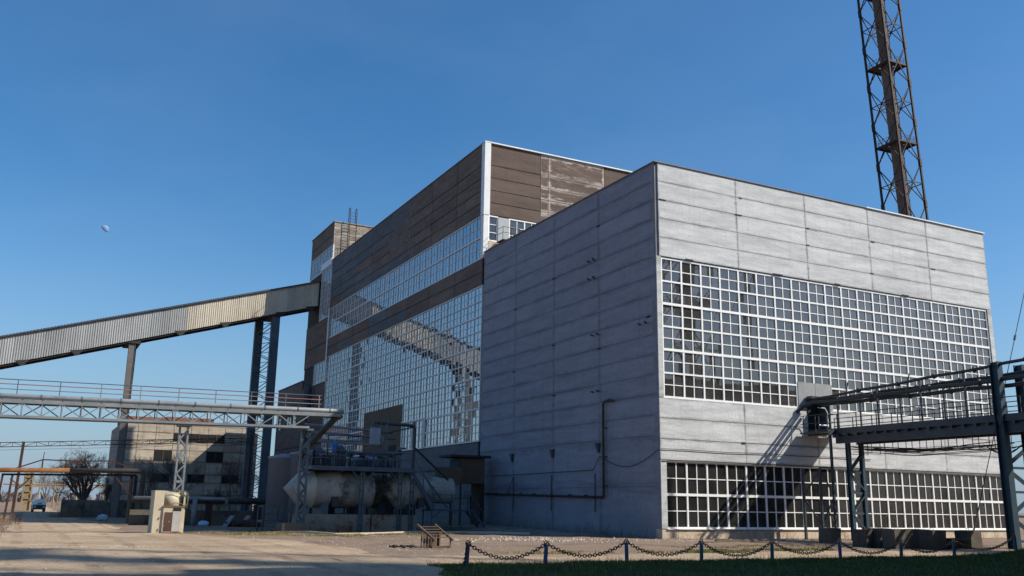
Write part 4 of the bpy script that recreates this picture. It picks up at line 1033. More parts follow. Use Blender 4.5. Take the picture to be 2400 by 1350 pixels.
# ------------------------------------------------------------------ tanks and platforms by the wall corner
def gz(x, y): return H(x, y)
def htank(label, x0, x1, y, zc, r, cone=1.1):
    t = thing('storage_tank', label, 'tank', ((x0+x1)/2, y, zc-r), 'horizontal storage tanks')
    q = MB(); q.lathe((0, y, zc), [(.03, x0), (r, x0+cone), (r+.012, x0+cone+.02), (r+.012, x0+cone+.08), (r, x0+cone+.09), (r, (x0+x1)/2), (r+.01, (x0+x1)/2+.01), (r+.01, (x0+x1)/2+.07), (r, (x0+x1)/2+.08), (r, x1-.5), (.03, x1)], 30, 'x'); q.build('shell', tank_white, t, True)
    for x in (x0+cone+.7, x1-1.3):
        q = MB(); q.box((x-.22, y-r*.95, gz(x, y)+.9), (x+.22, y+r*.95, zc-r*.72)); q.build('saddle', bluegrey, t)
    q = MB(); q.lathe(((x0+x1)/2+.3, y, 0), [(.3, zc+r-.05), (.3, zc+r+.25), (.36, zc+r+.26), (.36, zc+r+.32)], 14); q.build('manhole', bluegrey, t)
    q = MB(); x = x0+cone+1.1; q.box((x, y-r-.16, zc-r*.92), (x+.42, y-r*.62, zc-r*.38)); q.build('gauge_box', pipe_dark, t)
htank('nearest white tank with a cone end and soot stains, left of the pair in line', -16.55, -10.9, 17.8, 2.55, 1.2)
htank('second white sooty tank in line, behind the steel stairs', -10.5, -7.3, 17.8, 2.55, 1.2)
htank('rear white tank whose cone end pokes out beside the round grey tanks', -16.6, -8.6, 20.6, 2.62, 1.22)
for (xa, xb, lab) in ((-15.9, -11.7, 'rust streaked concrete plinth under the nearest white tank'), (-11.6, -8.4, 'concrete plinth under the second white tank, behind the stairs')):
    q = MB(); q.box((xa, 16.4, -.9), (xb, 21.5, .95 + (0.01 if xa < -12 else 0))); tag(q.build('tank_plinth', conc_m), lab, 'plinth')
def vtank(label, x, y, r, z1):
    t = thing('round_tank', label, 'tank', (x, y, gz(x, y)), 'upright round tanks')
    z0 = gz(x, y)-.3
    q = MB(); q.lathe((x, y, 0), [(r, z0), (r, z1-.18), (r+.06, z1-.17), (r+.06, z1), (r*.9, z1+.03), (r*.5, z1+.2), (.05, z1+.26)], 30); q.build('shell', vtank_m, t, True)
    for k in range(3):
        a = 2.2+k*1.2; q = MB(); q.tube([(x+r*.6*cos(a), y-r*.6*sin(a), z1), (x+r*.6*cos(a), y-r*.6*sin(a), z1+.42)], .05, 6); q.build('vent_pipe', bluegrey, t)
vtank('leftmost upright grey tank behind the blue steps', -15.0, 25.2, 1.65, 4.95)
vtank('taller upright grey tank, right of the leftmost one', -13.75, 23.7, 1.7, 5.2)
vtank('upright grey tank mostly hidden behind the tank platform', -8.6, 25.4, 1.75, 5.0)

def steps(mb, x0, x1, y, z0, z1, n_, wid, along='x'):
    for k in range(n_):
        t_ = (k+.5)/n_; mb.cbox((x0+(x1-x0)*t_, y, z0+(z1-z0)*t_), (abs(x1-x0)/n_*.85+.06, wid, .035))
pl = thing('tank_platform', 'blue grey steel platform with railings over the white tanks', 'platform', (-12.5, 19, 4))
PD = 4.02
q = MB(); q.box((-15.9, 16.2, PD-.02), (-8.9, 19.6, PD+.02)); q.build('deck', bluegrey, pl)
q = MB(); q.box((-15.95, 16.1, PD-.24), (-8.85, 16.195, PD+.04)); q.box((-15.95, 19.61, PD-.24), (-8.85, 19.7, PD+.04)); q.box((-15.99, 16.1, PD-.2), (-15.955, 19.7, PD+.03)); q.box((-8.845, 16.1, PD-.2), (-8.8, 19.7, PD+.03)); q.build('edge_beam', bluegrey, pl)
for x in (-12.45, -9.75, -8.9):
    for y in (16.25, 19.5):
        q = MB()
        for s_ in (-.11, .11): q.bar((x+s_, y, gz(x, y)-.2), (x+s_, y, PD-.2), .07, .1)
        zz = .3
        while zz < PD-.4: q.bar((x-.1, y, zz), (x+.1, y, zz+.0), .05, .12); zz += .55
        q.build('column', bluegrey, pl)
for x0_ in (-12.4, -9.7):
    for s_ in (-1, 1):
        if x0_+s_ > -9: continue
        q = MB(); q.bar((x0_, 16.25, PD-1.1), (x0_+s_*.75, 16.25, PD-.25), .07); q.build('knee_brace', bluegrey, pl)
def railing(par, pts, h=1.05, post=1.0, mt=bluegrey, mids=(.52,)):
    for a, b in zip(pts[:-1], pts[1:]):
        a = Vector(a); b = Vector(b); L = (b-a).length; n_ = max(1, int(L/post))
        for f_ in (1.0,)+mids:
            q = MB(); q.tube([a+Vector((0, 0, h*f_)), b+Vector((0, 0, h*f_))], .026, 6); q.build('rail', mt, par)
        for k in range(n_+1):
            p = a+(b-a)*k/n_; q = MB(); q.bar(p, p+Vector((0, 0, h)), .05); q.build('rail_post', mt, par)
railing(pl, [(-15.8, 19.6, PD), (-15.8, 16.2, PD), (-9.0, 16.2, PD)], post=1.25)
railing(pl, [(-8.9, 19.6, PD), (-15.8, 19.6, PD)], post=1.6)
# pumps and pipework on the platform
eq = thing('pump_pipework', 'blue pumps and bent pipes crowded on the tank platform', 'pipework', (-12.5, 19, PD))
for x, y, r, h in ((-14.9, 18.5, .45, 1.3), (-13.4, 18.7, .5, 1.5), (-10.2, 18.7, .4, 1.0)):
    q = MB(); q.lathe((x, y, 0), [(r*.7, PD+.02), (r, PD+.2), (r, PD+h*.8), (r*.5, PD+h), (.05, PD+h+.05)], 14); q.build('vessel', bluegrey, eq)
for pts, r in (([(-15.6, 17.0, PD+1.65), (-11.3, 17.0, PD+1.55), (-10.95, 17, PD+1.7), (-10.9, 17, PD+2.0), (-11.1, 17, PD+2.25), (-11.7, 17, PD+2.25)], .07),
               ([(-15.9, 18.2, PD+.6), (-15.0, 18.2, PD+.9), (-14.0, 18.2, PD+.8), (-12.5, 18.4, PD+.85)], .09), ([(-15.4, 19.2, PD+2.4), (-9.2, 19.2, PD+2.2)], .09), ([(-15.2, 18.9, PD+1.9), (-11.5, 18.9, PD+1.85), (-11.5, 18.9, PD+.3)], .07),
               ([(-14.6, 17.4, PD+.3), (-14.6, 17.4, PD+2.1), (-13.2, 17.8, PD+2.2), (-12.0, 18.9, PD+2.2)], .06), ([(-13.2, 17.0, PD+.1), (-13.2, 17.0, PD+1.0), (-9.4, 17.1, PD+1.0)], .06), ([(-15.8, 19, PD+2.9), (-9.4, 19.2, PD+2.6)], .08)):
    q = MB(); q.tube(pts, r, 8); q.build('pipe', palegrey_steel if r > .065 else bluegrey, eq, True)
q = MB(); q.lathe((-14.35, 16.7, 0), [(.05, PD+.9), (.16, PD+1.0), (.16, PD+1.35), (.22, PD+1.36), (.22, PD+1.5), (.05, PD+1.75)], 10); q.bar((-14.7, 16.7, PD+1.2), (-14.0, 16.7, PD+2.0), .05); q.build('blue_valve', blue_plastic, eq)
for k in range(14):
    r_ = random.Random(40+k); x = -15.4+.48*k; y = r_.uniform(16.8, 19.2); z1_ = PD+r_.uniform(.5, 1.5); q = MB()
    q.tube([(x, y, PD+.02), (x, y, z1_), (x+r_.uniform(-.3, .3), y+.1, z1_+.1), (x+r_.uniform(-1.4, 1.4), y+r_.uniform(-.1, .4), z1_+.12)], r_.choice((.035, .05, .07)), 7); q.build('pipe', r_.choice((bluegrey, pipe_dark, palegrey_steel, rust_m)), eq, True)
    if k % 2: q = MB(); q.tube([(x-.14, y, z1_-.1), (x+.14, y, z1_-.1)], .11, 8); q.build('valve', pipe_dark, eq)
# mast with cabinet
ms = thing('cabinet_mast', 'lattice mast with a grey control cabinet above the tank platform', 'mast', (-10.9, 17.2, PD))
q = MB()
for s_ in (-.22, .22): q.bar((-10.75+s_, 17.2, PD), (-10.75+s_, 17.2, 7.35), .09)
zz = PD+.1; k = 0
while zz < 6.8: q.bar((-10.95 if k % 2 else -10.55, 17.2, zz), (-10.55 if k % 2 else -10.95, 17.2, zz+.5), .05); zz += .5; k += 1
q.bar((-10.75, 17.2, PD+1.2), (-9.9, 17.2, PD+.1), .06); q.bar((-10.75, 17.2, PD+1.2), (-11.5, 17.2, PD+.1), .06); q.build('mast', bluegrey, ms)
q = MB(); q.box((-11.75, 16.85, 5.62), (-11.1, 17.25, 6.75)); q.build('cabinet', weathered('cabinet_grey', '#7b8b99', '#8796a3', 1, rough=.5), ms)
q = MB(); q.box((-11.76, 16.84, 6.76), (-11.09, 17.26, 6.8)); q.tube([(-11.4, 17, 6.8), (-11.4, 17, 7.15)], .04, 6); q.build('cabinet_roof', bluegrey, ms)
fr = thing('pipe_portal', 'dark square pipe portal over the stairs beside the big glazing', 'pipe', (-8.8, 17.3, 4))
q = MB(); q.tube([(-11.5, 17.3, 7.12), (-8.6, 17.3, 7.05), (-8.45, 17.3, 6.9), (-8.45, 17.3, gz(-8.4, 17)-.1)], .11, 8); q.build('post', pipe_dark, fr)
q = MB(); q.tube([(-8.5, 17.3, 5.6), (-5.3, 18.4, 3.4)], .07, 6); q.tube([(-10.7, 17.3, 6.4), (-8.6, 17.3, 6.95)], .05, 6); q.build('stay', pipe_dark, fr)
# stairs down, low platform, steps
st = thing('steel_stair', 'blue grey steel stair leading down from the tank platform to the low landing', 'stair', (-8, 17, 1.3))
ZL = 1.36
for y in (16.35, 17.25):
    q = MB(); q.bar((-8.95, y, PD-.1), (-7.15, y, ZL-.02), .07, .24); q.build('stringer', bluegrey, st)
for k in range(11):
    q = MB(); t_ = (k+.5)/11; q.cbox((-8.95+1.8*t_, 16.8, PD-.05+(ZL-PD)*t_), (.2, .82, .03)); q.build('tread', bluegrey, st)
q = MB(); q.tube([(-8.95, 16.3, PD+.95), (-7.15, 16.3, ZL+.95)], .026, 6)
for t_ in (.1, .5, .9): q.bar((-8.95+1.8*t_, 16.3, PD+(ZL-PD)*t_), (-8.95+1.8*t_, 16.3, PD+(ZL-PD)*t_+.95), .05)
q.tube([(-7.6, 17.3, 3.6), (-5.8, 17.3, 1.5)], .05, 6); q.build('handrail', bluegrey, st)
lp = thing('low_landing', 'low steel landing with knee braces and railing at the foot of the stair', 'platform', (-5.6, 17.6, ZL))
q = MB(); q.box((-7.2, 16.8, ZL-.12), (-3.95, 18.6, ZL)); q.build('deck', bluegrey, lp)
for x in (-7.1, -4.9):
    for y in (16.9, 18.5):
        q = MB(); q.bar((x, y, gz(x, y)-.2), (x, y, ZL-.12), .07); q.build('leg', bluegrey, lp)
    q = MB(); q.bar((x, 16.9, .75), (x+(.6 if x < -6 else -.6), 16.9, ZL-.15), .05); q.build('knee_brace', bluegrey, lp)
railing(lp, [(-7.0, 16.85, ZL), (-4.2, 16.85, ZL), (-4.2, 17.3, ZL)], post=1.1, h=1.0)
sp = thing('small_steps', 'short flight of steel steps from the low landing to the ground by the hall corner', 'steps', (-3.4, 17.6, 0))
for y in (17.0, 18.1):
    q = MB(); q.bar((-4.0, y, ZL-.05), (-3.0, y, gz(-3, 17.5)+.05), .05, .16); q.build('stringer', bluegrey, sp)
    q = MB(); q.tube([(-4.15, y, ZL+1.3), (-4.05, y, ZL+.95), (-3.0, y, .95+gz(-3, 17.5))], .028, 6); q.bar((-3.05, y, .1), (-3.05, y, 1.0), .05); q.build('handrail', bluegrey, sp)
for k in range(5):
    q = MB(); t_ = (k+.5)/5; q.cbox((-4.0+1.0*t_, 17.55, ZL-.02-(ZL-.25)*t_), (.24, 1.04, .03)); q.build('tread', bluegrey, sp)
# lean-to shed in the corner
sh = thing('lean_to_shed', 'dark brown flat roofed lean to shed in the corner by the grey wall', 'shed', (-2.6, 21.5, 0))
q = MB(); q.box((-3.0, 21.4, 3.3), (-.95, 23.4, 5.15)); q.build('wall', board_m, sh)
q = MB(); q.box((-3.9, 21.1, 5.22), (-.55, 23.6, 5.40)); q.build('roof', weathered('shed_roof', '#2f2925', '#3b342f', 1), sh)
for x, y in ((-2.95, 21.45), (-1.0, 21.45), (-2.95, 23.3), (-1.0, 23.3)):
    q = MB(); q.bar((x, y, -.3), (x, y, 3.3), .12); q.build('post', pipe_dark, sh)
q = MB(); q.box((-1.2, 21.5, -.3), (-.9, 23.3, 3.28)); q.build('side_wall', rust_m, sh)
q = MB(); q.box((-3.85, 21.5, 3.6), (-3.05, 23.2, 4.9)); q.build('duct', bluegrey, sh)
q = MB(); q.add([(-5.5, 19.2, 3.1), (-4.0, 19.2, 3.1), (-3.8, 19.2, 4.35), (-5.75, 19.2, 4.35), (-5.5, 20.0, 3.1), (-4.0, 20.0, 3.1), (-3.8, 20.0, 4.35), (-5.75, 20.0, 4.35)], [(0,1,2,3), (5,4,7,6), (0,3,7,4), (1,5,6,2), (2,6,7,3), (0,4,5,1)])
tag(q.build('brown_hopper', board_m), 'brown tapered sheet hopper hanging over the low landing', 'hopper')
ht = MB(); ht.lathe((0, 19.6, 2.7), [(.5, -7.2), (.95, -7.15), (.95, -4.6), (.5, -4.5)], 22, 'x'); tag(ht.build('pale_drum', tank_white, smooth=False), 'pale drum lying under the brown hopper', 'drum')
# blue steps at the left of the tanks
bs = thing('blue_steps', 'blue grey steel steps with low rails in front of the upright grey tanks', 'steps', (-18.0, 17.5, -.3))
for x in (-18.75, -17.5):
    for y in (16.6, 18.0):
        q = MB(); q.bar((x, y, -.5), (x, y, 1.45), .09); q.build('post', walk_teal, bs)
    q = MB(); q.bar((x, 16.6, 1.42), (x, 18.0, 1.42), .06); q.build('rail', walk_teal, bs)
    q = MB(); q.bar((x, 16.6, .5), (x, 18.0, .5), .08, .12); q.build('bearer', walk_teal, bs)
q = MB(); q.box((-18.7, 16.65, .5), (-17.55, 18.0, .56)); q.bar((-18.75, 16.6, 1.42), (-17.5, 16.6, 1.42), .05); q.bar((-18.75, 16.6, .95), (-17.5, 16.6, .95), .05); q.build('deck', walk_teal, bs)
for k in range(3):
    q = MB(); q.cbox((-18.1, 16.45-.22*k, .28-.23*k), (.8, .22, .04)); q.build('tread', palegrey_steel, bs)
q = MB(); q.bar((-17.1, 16.5, -.5), (-16.95, 16.5, 1.6), .1); q.bar((-17.3, 16.4, -.5), (-17.2, 16.4, 1.3), .07); q.build('stay', walk_teal, bs)
# kerb of the yard
kb = thing('kerb', 'pale low concrete kerb curving along the edge of the shaded tank yard', 'kerb', (-12, 8, 0))
kp = [(-19.6, 14.2), (-18.7, 11.2), (-17.95, 8.4), (-17.1, 6.3), (-15.7, 6.5), (-13.6, 8.2), (-11.4, 9.2), (-9.0, 9.4), (-6.3, 8.6), (-4.4, 7.6)]
for a, b in zip(kp[:-1], kp[1:]):
    q = MB(); q.bar((a[0], a[1], H(*a)+.03), (b[0], b[1], H(*b)+.03), .16, .18); q.build('kerb_stone', kerb_m, kb)

# ------------------------------------------------------------------ long dark pipe, low wall and litter in the shade
lp = thing('low_lagged_pipe', 'thick dark lagged pipe running low along the shaded yard behind the kiosk', 'pipe', (-17, 38, 1.8))
q = MB(); q.tube([(-24.5, 38, 1.72), (-12.2, 38, 1.72)], .26, 12); q.build('lagging', black_lag, lp, True)
q = MB(); q.tube([(-24.5, 37.2, 1.85), (-17.4, 37.2, 1.85), (-17.25, 37.2, 1.75), (-17.2, 37.2, 1.3)], .14, 10); q.build('pale_pipe', palegrey_steel, lp, True)
for x in (-22.5, -18.5, -14.5):
    q = MB(); q.box((x-.25, 37.7, -1), (x+.25, 38.3, 1.45)); q.build('pier', rust_m, lp)
q = MB(); q.tube([(-19.85, 36.9, -.5), (-19.8, 36.9, 1.9)], .2, 12); q.build('upright', palegrey_steel, lp, True)
q = MB(); q.box((-24.5, 39.2, -1), (-12.6, 39.4, .9)); tag(q.build('low_wall', yard_m), 'low dark concrete wall behind the lagged pipe', 'wall')
def bag(label, x, y, sx, sy, h, mat, name='bag', cat='bag', seed=0):
    r_ = random.Random(seed); q = MB(); n_ = 14; vs = []
    for i, (f_, z) in enumerate(((.7, -.05), (1.0, .25), (.95, .6), (.75, .85), (.35, 1.0))):
        for k in range(n_):
            a = 2*pi*k/n_; w_ = 1+r_.uniform(-.16, .16); vs.append((x+sx*f_*w_*cos(a), y+sy*f_*w_*sin(a), H(x, y)+h*z*(1+r_.uniform(-.12, .12))))
    q.v = vs; q.f = [(i*n_+k, i*n_+(k+1) % n_, (i+1)*n_+(k+1) % n_, (i+1)*n_+k) for i in range(4) for k in range(n_)] + [tuple(4*n_+k for k in range(n_))]
    return tag(q.build(name, mat), label, cat)
bag('white bulk bag lying in the shade left of the tall gallery support', -25.2, 58, .55, .45, .62, bag_m, seed=1)
bag('pale blue bag at the foot of the pale upright pipe', -19.2, 35.6, .42, .35, .42, weathered('blue_bag', '#8fb4cf', '#a9c8dd', 2), seed=2)
bag('low heap of grey tarpaulin lying between kiosk and blue steps', -21.2, 17.3, 1.5, .8, .20, weathered('tarp_grey', '#8b8c92', '#9a9ba1', 1.5), 'tarpaulin_heap', 'tarpaulin', 3)
bag('second flat heap of grey tarpaulin nearer the kiosk', -22.6, 18.2, 1.1, .8, .12, weathered('tarp_dull', '#77797c', '#86888b', 1.5), 'tarpaulin_heap', 'tarpaulin', 4)
for k, (x, y, lab) in enumerate(((-18.0, 33.5, 'tilted white board leaning in the shaded yard'), (-16.5, 34.5, 'grey slab leaning on the rubble in the shaded yard'))):
    q = MB(); q.bar((x, y, -.4), (x+.7, y+.3, .55), .6, .07); tag(q.build('leaning_board', conc_m if k else palegrey_steel), lab, 'board')
bag('heap of dark scrap left under the lagged pipe', -16.2, 34.0, 1.8, .9, .5, rust_m, 'scrap_heap', 'scrap heap', 5)
bag('small white scrap of paper on the lawn near the middle posts', -16.35, -20.6, .17, .12, .06, bag_m, 'paper', 'litter', 6)
bag('white scrap of paper on the lawn, right of the first one', -6.9, -19.9, .2, .12, .07, bag_m, 'paper', 'litter', 7)

# ------------------------------------------------------------------ rusty pipe frame over the track
rf = thing('rusty_pipe_frame', 'rusty pipe frame spanning the track with a truss above its orange pipe', 'pipe frame', (-28.5, 42, 0))
zr = lambda x: 3.86+.022*(x+34)
q = MB(); q.tube([(-38, 42, 3.75), (-34.2, 42, zr(-34.2)), (-29.2, 42, zr(-29.2))], .19, 12); q.build('orange_pipe', rust_bright, rf, True)
q = MB(); q.tube([(-29.2, 42.0, zr(-29.2)), (-23.9, 42, zr(-23.9)), (-23.55, 42, zr(-23.6)-.1), (-23.45, 42, 3.75), (-23.5, 42, 1.3), (-23.5, 42, -.6)], .20, 12); q.build('black_pipe', black_lag, rf, True)
q = MB(); q.bar((-34, 42.2, 3.52), (-24, 42.2, 3.72), .2, .16); q.build('bottom_beam', dark_m, rf)
q = MB()
P1 = [(-34.0, 42.2, 3.7), (-31.3, 42.2, 4.78), (-28.6, 42.2, 4.74), (-26.0, 42.2, 4.86), (-23.9, 42.2, 4.1)]
for a, b in zip(P1[:-1], P1[1:]): q.bar(a, b, .1)
for x, z in ((-31.3, 4.8), (-28.6, 4.76), (-26, 4.88)): q.bar((x, 42.2, 3.7), (x, 42.2, z), .11)
q.bar((-31, 42.2, 3.9), (-28.6, 42.2, 4.72), .08); q.bar((-28.6, 42.2, 4.72), (-26.8, 42.2, 3.95), .08); q.bar((-31.3, 42.2, 4.78), (-31.25, 42.2, 5.4), .06); q.build('truss', rust_m, rf)
for x in (-34.3, -33.6):
    q = MB(); q.bar((x, 42.2, -.8), (x+.25, 42.2, 3.6), .17); q.build('left_post', rust_m, rf)
q = MB(); q.bar((-33.8, 42.2, 1.3), (-31.9, 42.2, 3.45), .1); q.bar((-33.5, 42.2, 3.2), (-32.6, 42.2, 2.5), .08); q.bar((-25.6, 42.2, 3.5), (-24.2, 42.2, 1.9), .1); q.bar((-24.2, 42.2, 3.4), (-25.0, 42.2, 2.6), .08); q.build('knee_brace', rust_m, rf)
for x in (-24.35, -24.0):
    q = MB(); q.bar((x, 42.3, -.8), (x, 42.3, 3.7), .24); q.build('right_post', dark_m, rf)
# thin cable truss and its pole
ct = thing('cable_truss', 'thin dark lattice cable truss crossing the sky behind the pipe bridge', 'cable truss', (-22, 60, 7.4))
zt = lambda x: 6.98+.075*(x+34)*.85
for dz in (0, -.42):
    q = MB(); q.bar((-56, 60, zt(-56)+dz), (-10.8, 60, zt(-10.8)+dz), .075); q.build('chord', rust_m, ct)
q = MB(); x = -56; k = 0
while x < -11.5:
    q.bar((x, 60, zt(x)), (x, 60, zt(x)-.42), .05)
    if k % 2: q.bar((x, 60, zt(x)), (x+1.05, 60, zt(x+1.05)-.42), .045)
    else: q.bar((x, 60, zt(x)-.42), (x+1.05, 60, zt(x+1.05)), .045)
    x += 1.05; k += 1
q.build('lattice', rust_m, ct)
q = MB()
for k in range(4): q.tube([(x, 60+.05*k, zt(x)+.05-.18*k-.25*abs(sin(x*.35))) for x in np.linspace(-24, -10.8, 20)], .02, 5)
q.tube([(x, 60, zt(x)-.72) for x in np.linspace(-56, -22, 12)], .014, 5); q.build('cables', dark_m, ct)
q = MB(); q.bar((-33.2, 60, -1), (-33.0, 60, 7.1), .26); q.build('pole', rust_m, ct)
q = MB(); q.bar((-10.9, 60, -1), (-10.9, 60, 8.9), .26); q.build('pole', rust_m, ct)

# ------------------------------------------------------------------ derelict panel block
bk = thing('derelict_block', 'pale derelict panel block with empty window holes and brick parapet', 'building', (-11, 105, 0))
pale_panel = panel_mat('pale_worn_panel', '#a89a89', '#c0b3a1', '#7d7164', 'x', smear=.12, rnd=.10, streak='#7d7266', blot='#c3b8a8', blot_at=(.5, .6))
brick_m = weathered('parapet_brick', '#7d5748', '#916a58', .7, (1, 1, 3), rough=.9, stain='#5f463c')
BX0, BX1, BY = -21.2, -1.5, 101
core_b = weathered('derelict_core', '#6b6156', '#7c7166', .5)
w = MB(); w.box((BX0+.1, BY+.12, -1), (BX1, BY+16, 12.3)); w.build('wall', core_b, bk)
cols = frange(BX0, BX1-.2, 2.46); rows_ = [(-.6, 1.2), (1.2, 2.4), (2.4, 4.2), (4.2, 5.4), (5.4, 7.2), (7.2, 8.8), (8.8, 10.1), (10.1, 11.3), (11.3, 12.5)]
holes = {(2, 5), (3, 7), (4, 7), (5, 7), (2, 3), (4, 3), (5, 5), (6, 3)}
for i, x in enumerate(cols):
    for j, (c, d) in enumerate(rows_):
        if (i, j) in holes:
            f = MB(); f.box((x+.06, BY+.05, c+.02), (x+2.40, BY+.118, d-.02)); f.build('window_hole', dark_m, bk)
            f = MB(); f.box((x+1.2, BY+.0, c), (x+1.27, BY+.05, d)); f.build('window_bar', wood_m, bk)
        else:
            me = bmesh_box(2.46-.04, .12, d-c-.04, pale_panel, 'wall_panel'); put('wall_panel', me, bk, (x+1.23, BY+.06+R.uniform(0, .02), (c+d)/2))
side = MB(); side.box((BX0, BY+.13, -1), (BX0+.1, BY+16, 12.3)); side.build('side_wall', pale_panel, bk)
for a, b in ((BX0, -15.0), (-14.95, -8.2)):
    q = MB(); q.box((a, BY+.1, 12.35), (b, BY+6, 13.5 if a < -16 else 13.7)); q.build('parapet', brick_m, bk)
q = MB(); q.box((-8.15, BY+.1, 12.32), (BX1, BY+6, 12.6)); q.build('roof_edge', core_b, bk)
q = MB(); q.box((-6.4, BY-.02, 6.9), (-3.6, BY-.003, 7.35)); q.build('red_stripe', weathered('red_paint', '#a5483a', '#b45a4a', 2, stain='#b3a694', stain_at=(.45, .55)), bk)

q = MB(); q.box((-28.4, 78, -1), (-23.4, 78.2, 1.55)); q.box((-22.2, 78, -1), (-14, 78.2, 1.6)); tag(q.build('yard_wall', yard_m), 'dark concrete yard wall behind the bare tree and gallery support', 'wall')
for x in (-27.9, -25.6, -23.3):
    q = MB(); q.box((x-.3, 77.5, -1), (x+.3, 77.95, 1.35)); tag(q.build('wall_pier', yard_m), {-27.9: 'leftmost pale pier of the yard wall by the track', -25.6: 'middle pier of the yard wall', -23.3: 'pier of the yard wall beside the tall grey gallery support'}[x], 'pier', 'piers of the yard wall')

# ------------------------------------------------------------------ van
def van(x, y, rz):
    t = local('van', 'small dark green van with white roof parked on the far track', 'van')
    green = plain('van_green', '#2f5a5c', .35); whitep = plain('van_white', '#d9dad6', .35); blk = plain('tyre', '#1a1a1a', .8); gl = plain('van_glass', '#1d2429', .08, 0, .8)
    def sec(y_, pts): return [(px_, y_, pz_) for px_, pz_ in pts]
    low = [(-.93, .42), (.93, .42), (.97, .75), (.97, 1.16), (-.97, 1.16), (-.97, .75)]
    q = MB(); n_ = 6; ys = [(-2.05, .86), (-1.95, .98), (-1.7, 1), (1.9, 1), (2.1, .97)]
    for y_, s_ in ys: q.v += [(a*s_, y_, b) for a, b in low]
    q.f = [(i*n_+k, i*n_+(k+1) % n_, (i+1)*n_+(k+1) % n_, (i+1)*n_+k) for i in range(4) for k in range(n_)] + [tuple(range(n_))[::-1], tuple(4*n_+k for k in range(n_))]; q.build('body', green, t)
    up = [(-.97, 1.165), (.97, 1.165), (.86, 1.72), (.70, 1.98), (0, 2.06), (-.70, 1.98), (-.86, 1.72)]; n_ = 7; q = MB()
    for y_, s_, h_ in ((-1.85, .95, .94), (-1.62, .98, 1), (1.95, .99, 1), (2.08, .95, .97)): q.v += [(a*s_, y_ if b > 1.3 or y_ > 0 else y_-.18, 1.165+(b-1.165)*h_) for a, b in up]
    q.f = [(i*n_+k, i*n_+(k+1) % n_, (i+1)*n_+(k+1) % n_, (i+1)*n_+k) for i in range(3) for k in range(n_)] + [tuple(range(n_))[::-1], tuple(3*n_+k for k in range(n_))]; q.build('cab', whitep, t)
    for s_ in (-1, 1):
        q = MB(); q.add([(.05*s_, -2.03, 1.22), (.82*s_, -2.0, 1.22), (.74*s_, -1.88, 1.68), (.05*s_, -1.9, 1.70)], [(0,1,2,3)] if s_ > 0 else [(3,2,1,0)]); q.build('windscreen', gl, t)
        q = MB(); q.box((s_*.955-.01, -1.3, 1.25), (s_*.955+.01, -.5, 1.62)); q.box((s_*.955-.01, -.3, 1.25), (s_*.955+.01, .6, 1.62)); q.build('side_window', gl, t)
        q = MB(); q.tube([(.66*s_, -2.0, .82), (.66*s_, -2.07, .82)], .11, 12); q.build('headlight', whitep, t)
        for yy in (-1.25, 1.25):
            wh = MB(); wh.lathe((s_*.82, yy, .36), [(.2, -.11), (.36, -.10), (.36, .10), (.2, .11)], 18, 'x'); wo = wh.build('wheel', blk, t)
            r_ = MB(); r_.lathe((s_*.82, yy, .36), [(.02, s_*.10-.02), (.19, s_*.10-.02), (.19, s_*.10+.02), (.02, s_*.10+.03)], 14, 'x'); r_.build('rim', silver_m, wo)
    q = MB(); q.box((-.9, -2.12, .42), (.9, -2.02, .56)); q.build('bumper', blk, t)
    q = MB(); q.box((-.35, -2.075, .7), (.35, -2.03, .95)); q.build('grille', blk, t)
    move(t, (x, y, H(x, y)), rz); return t
van(-30.15, 126, .06)

# ------------------------------------------------------------------ far gantry, poles, trees
gt = thing('far_gantry', 'yellowish pipe gantry far down the track beside the van', 'gantry', (-27, 150, 0))
yel = weathered('ochre_paint', '#85745a', '#998869', .8, stain='#8a5a38', stain_at=(.55, .7))
q = MB(); q.box((-34.5, 150, 3.6), (-15, 150.5, 3.85)); q.build('beam', yel, gt)
q = MB(); q.tube([(-36, 150.2, 4.05), (-14, 150.2, 4.2)], .14, 8); q.build('pipe', yel, gt)
for x in (-33.6, -31.9, -19):
    q = MB(); q.bar((x, 150.2, -1), (x, 150.2, 3.6), .25); q.build('post', yel, gt)
q = MB(); q.bar((-33.6, 150.2, 1.6), (-31.4, 150.2, 3.5), .12); q.build('brace', yel, gt)
q = MB(); x, y = -32.0, 140
for sx, sy in ((-.7, -.7), (.7, -.7), (-.7, .7), (.7, .7)): q.bar((x+sx, y+sy, -1), (x+sx*.8, y+sy*.8, 6.3), .22)
for k in range(5):
    z = .4+1.2*k
    for a in (-.7, .7): q.bar((x-.68, y+a, z), (x+.68, y+a, z+1.1), .14); q.bar((x-.68, y+a, z+1.15), (x+.68, y+a, z+1.15), .14); q.bar((x+a, y-.7, z), (x+a, y+.7, z+1.1), .14)
q.box((x-.65, y-.55, -.5), (x+.65, y+.55, 5.9)); tag(q.build('ochre_tower', yel), 'ochre square tower standing left of the van', 'tower')
for k, (x, y, h, lab) in enumerate(((-26, 215, 6.2, 'pale pole, nearest of the far row right of the van'), (-24.4, 240, 6.5, 'second pale pole of the far row'), (-22, 190, 5.0, 'short pale lamp pole by the bend of the track'), (-29.5, 200, 7, 'tall pale pole straight above the van'))):
    q = MB(); q.tube([(x, y, -1), (x, y, h)], [.2, .11], 8); q.bar((x-.6, y, h-.3), (x+.6, y, h-.3), .1); tag(q.build('pole', yel), lab, 'pole', 'poles along the far track')

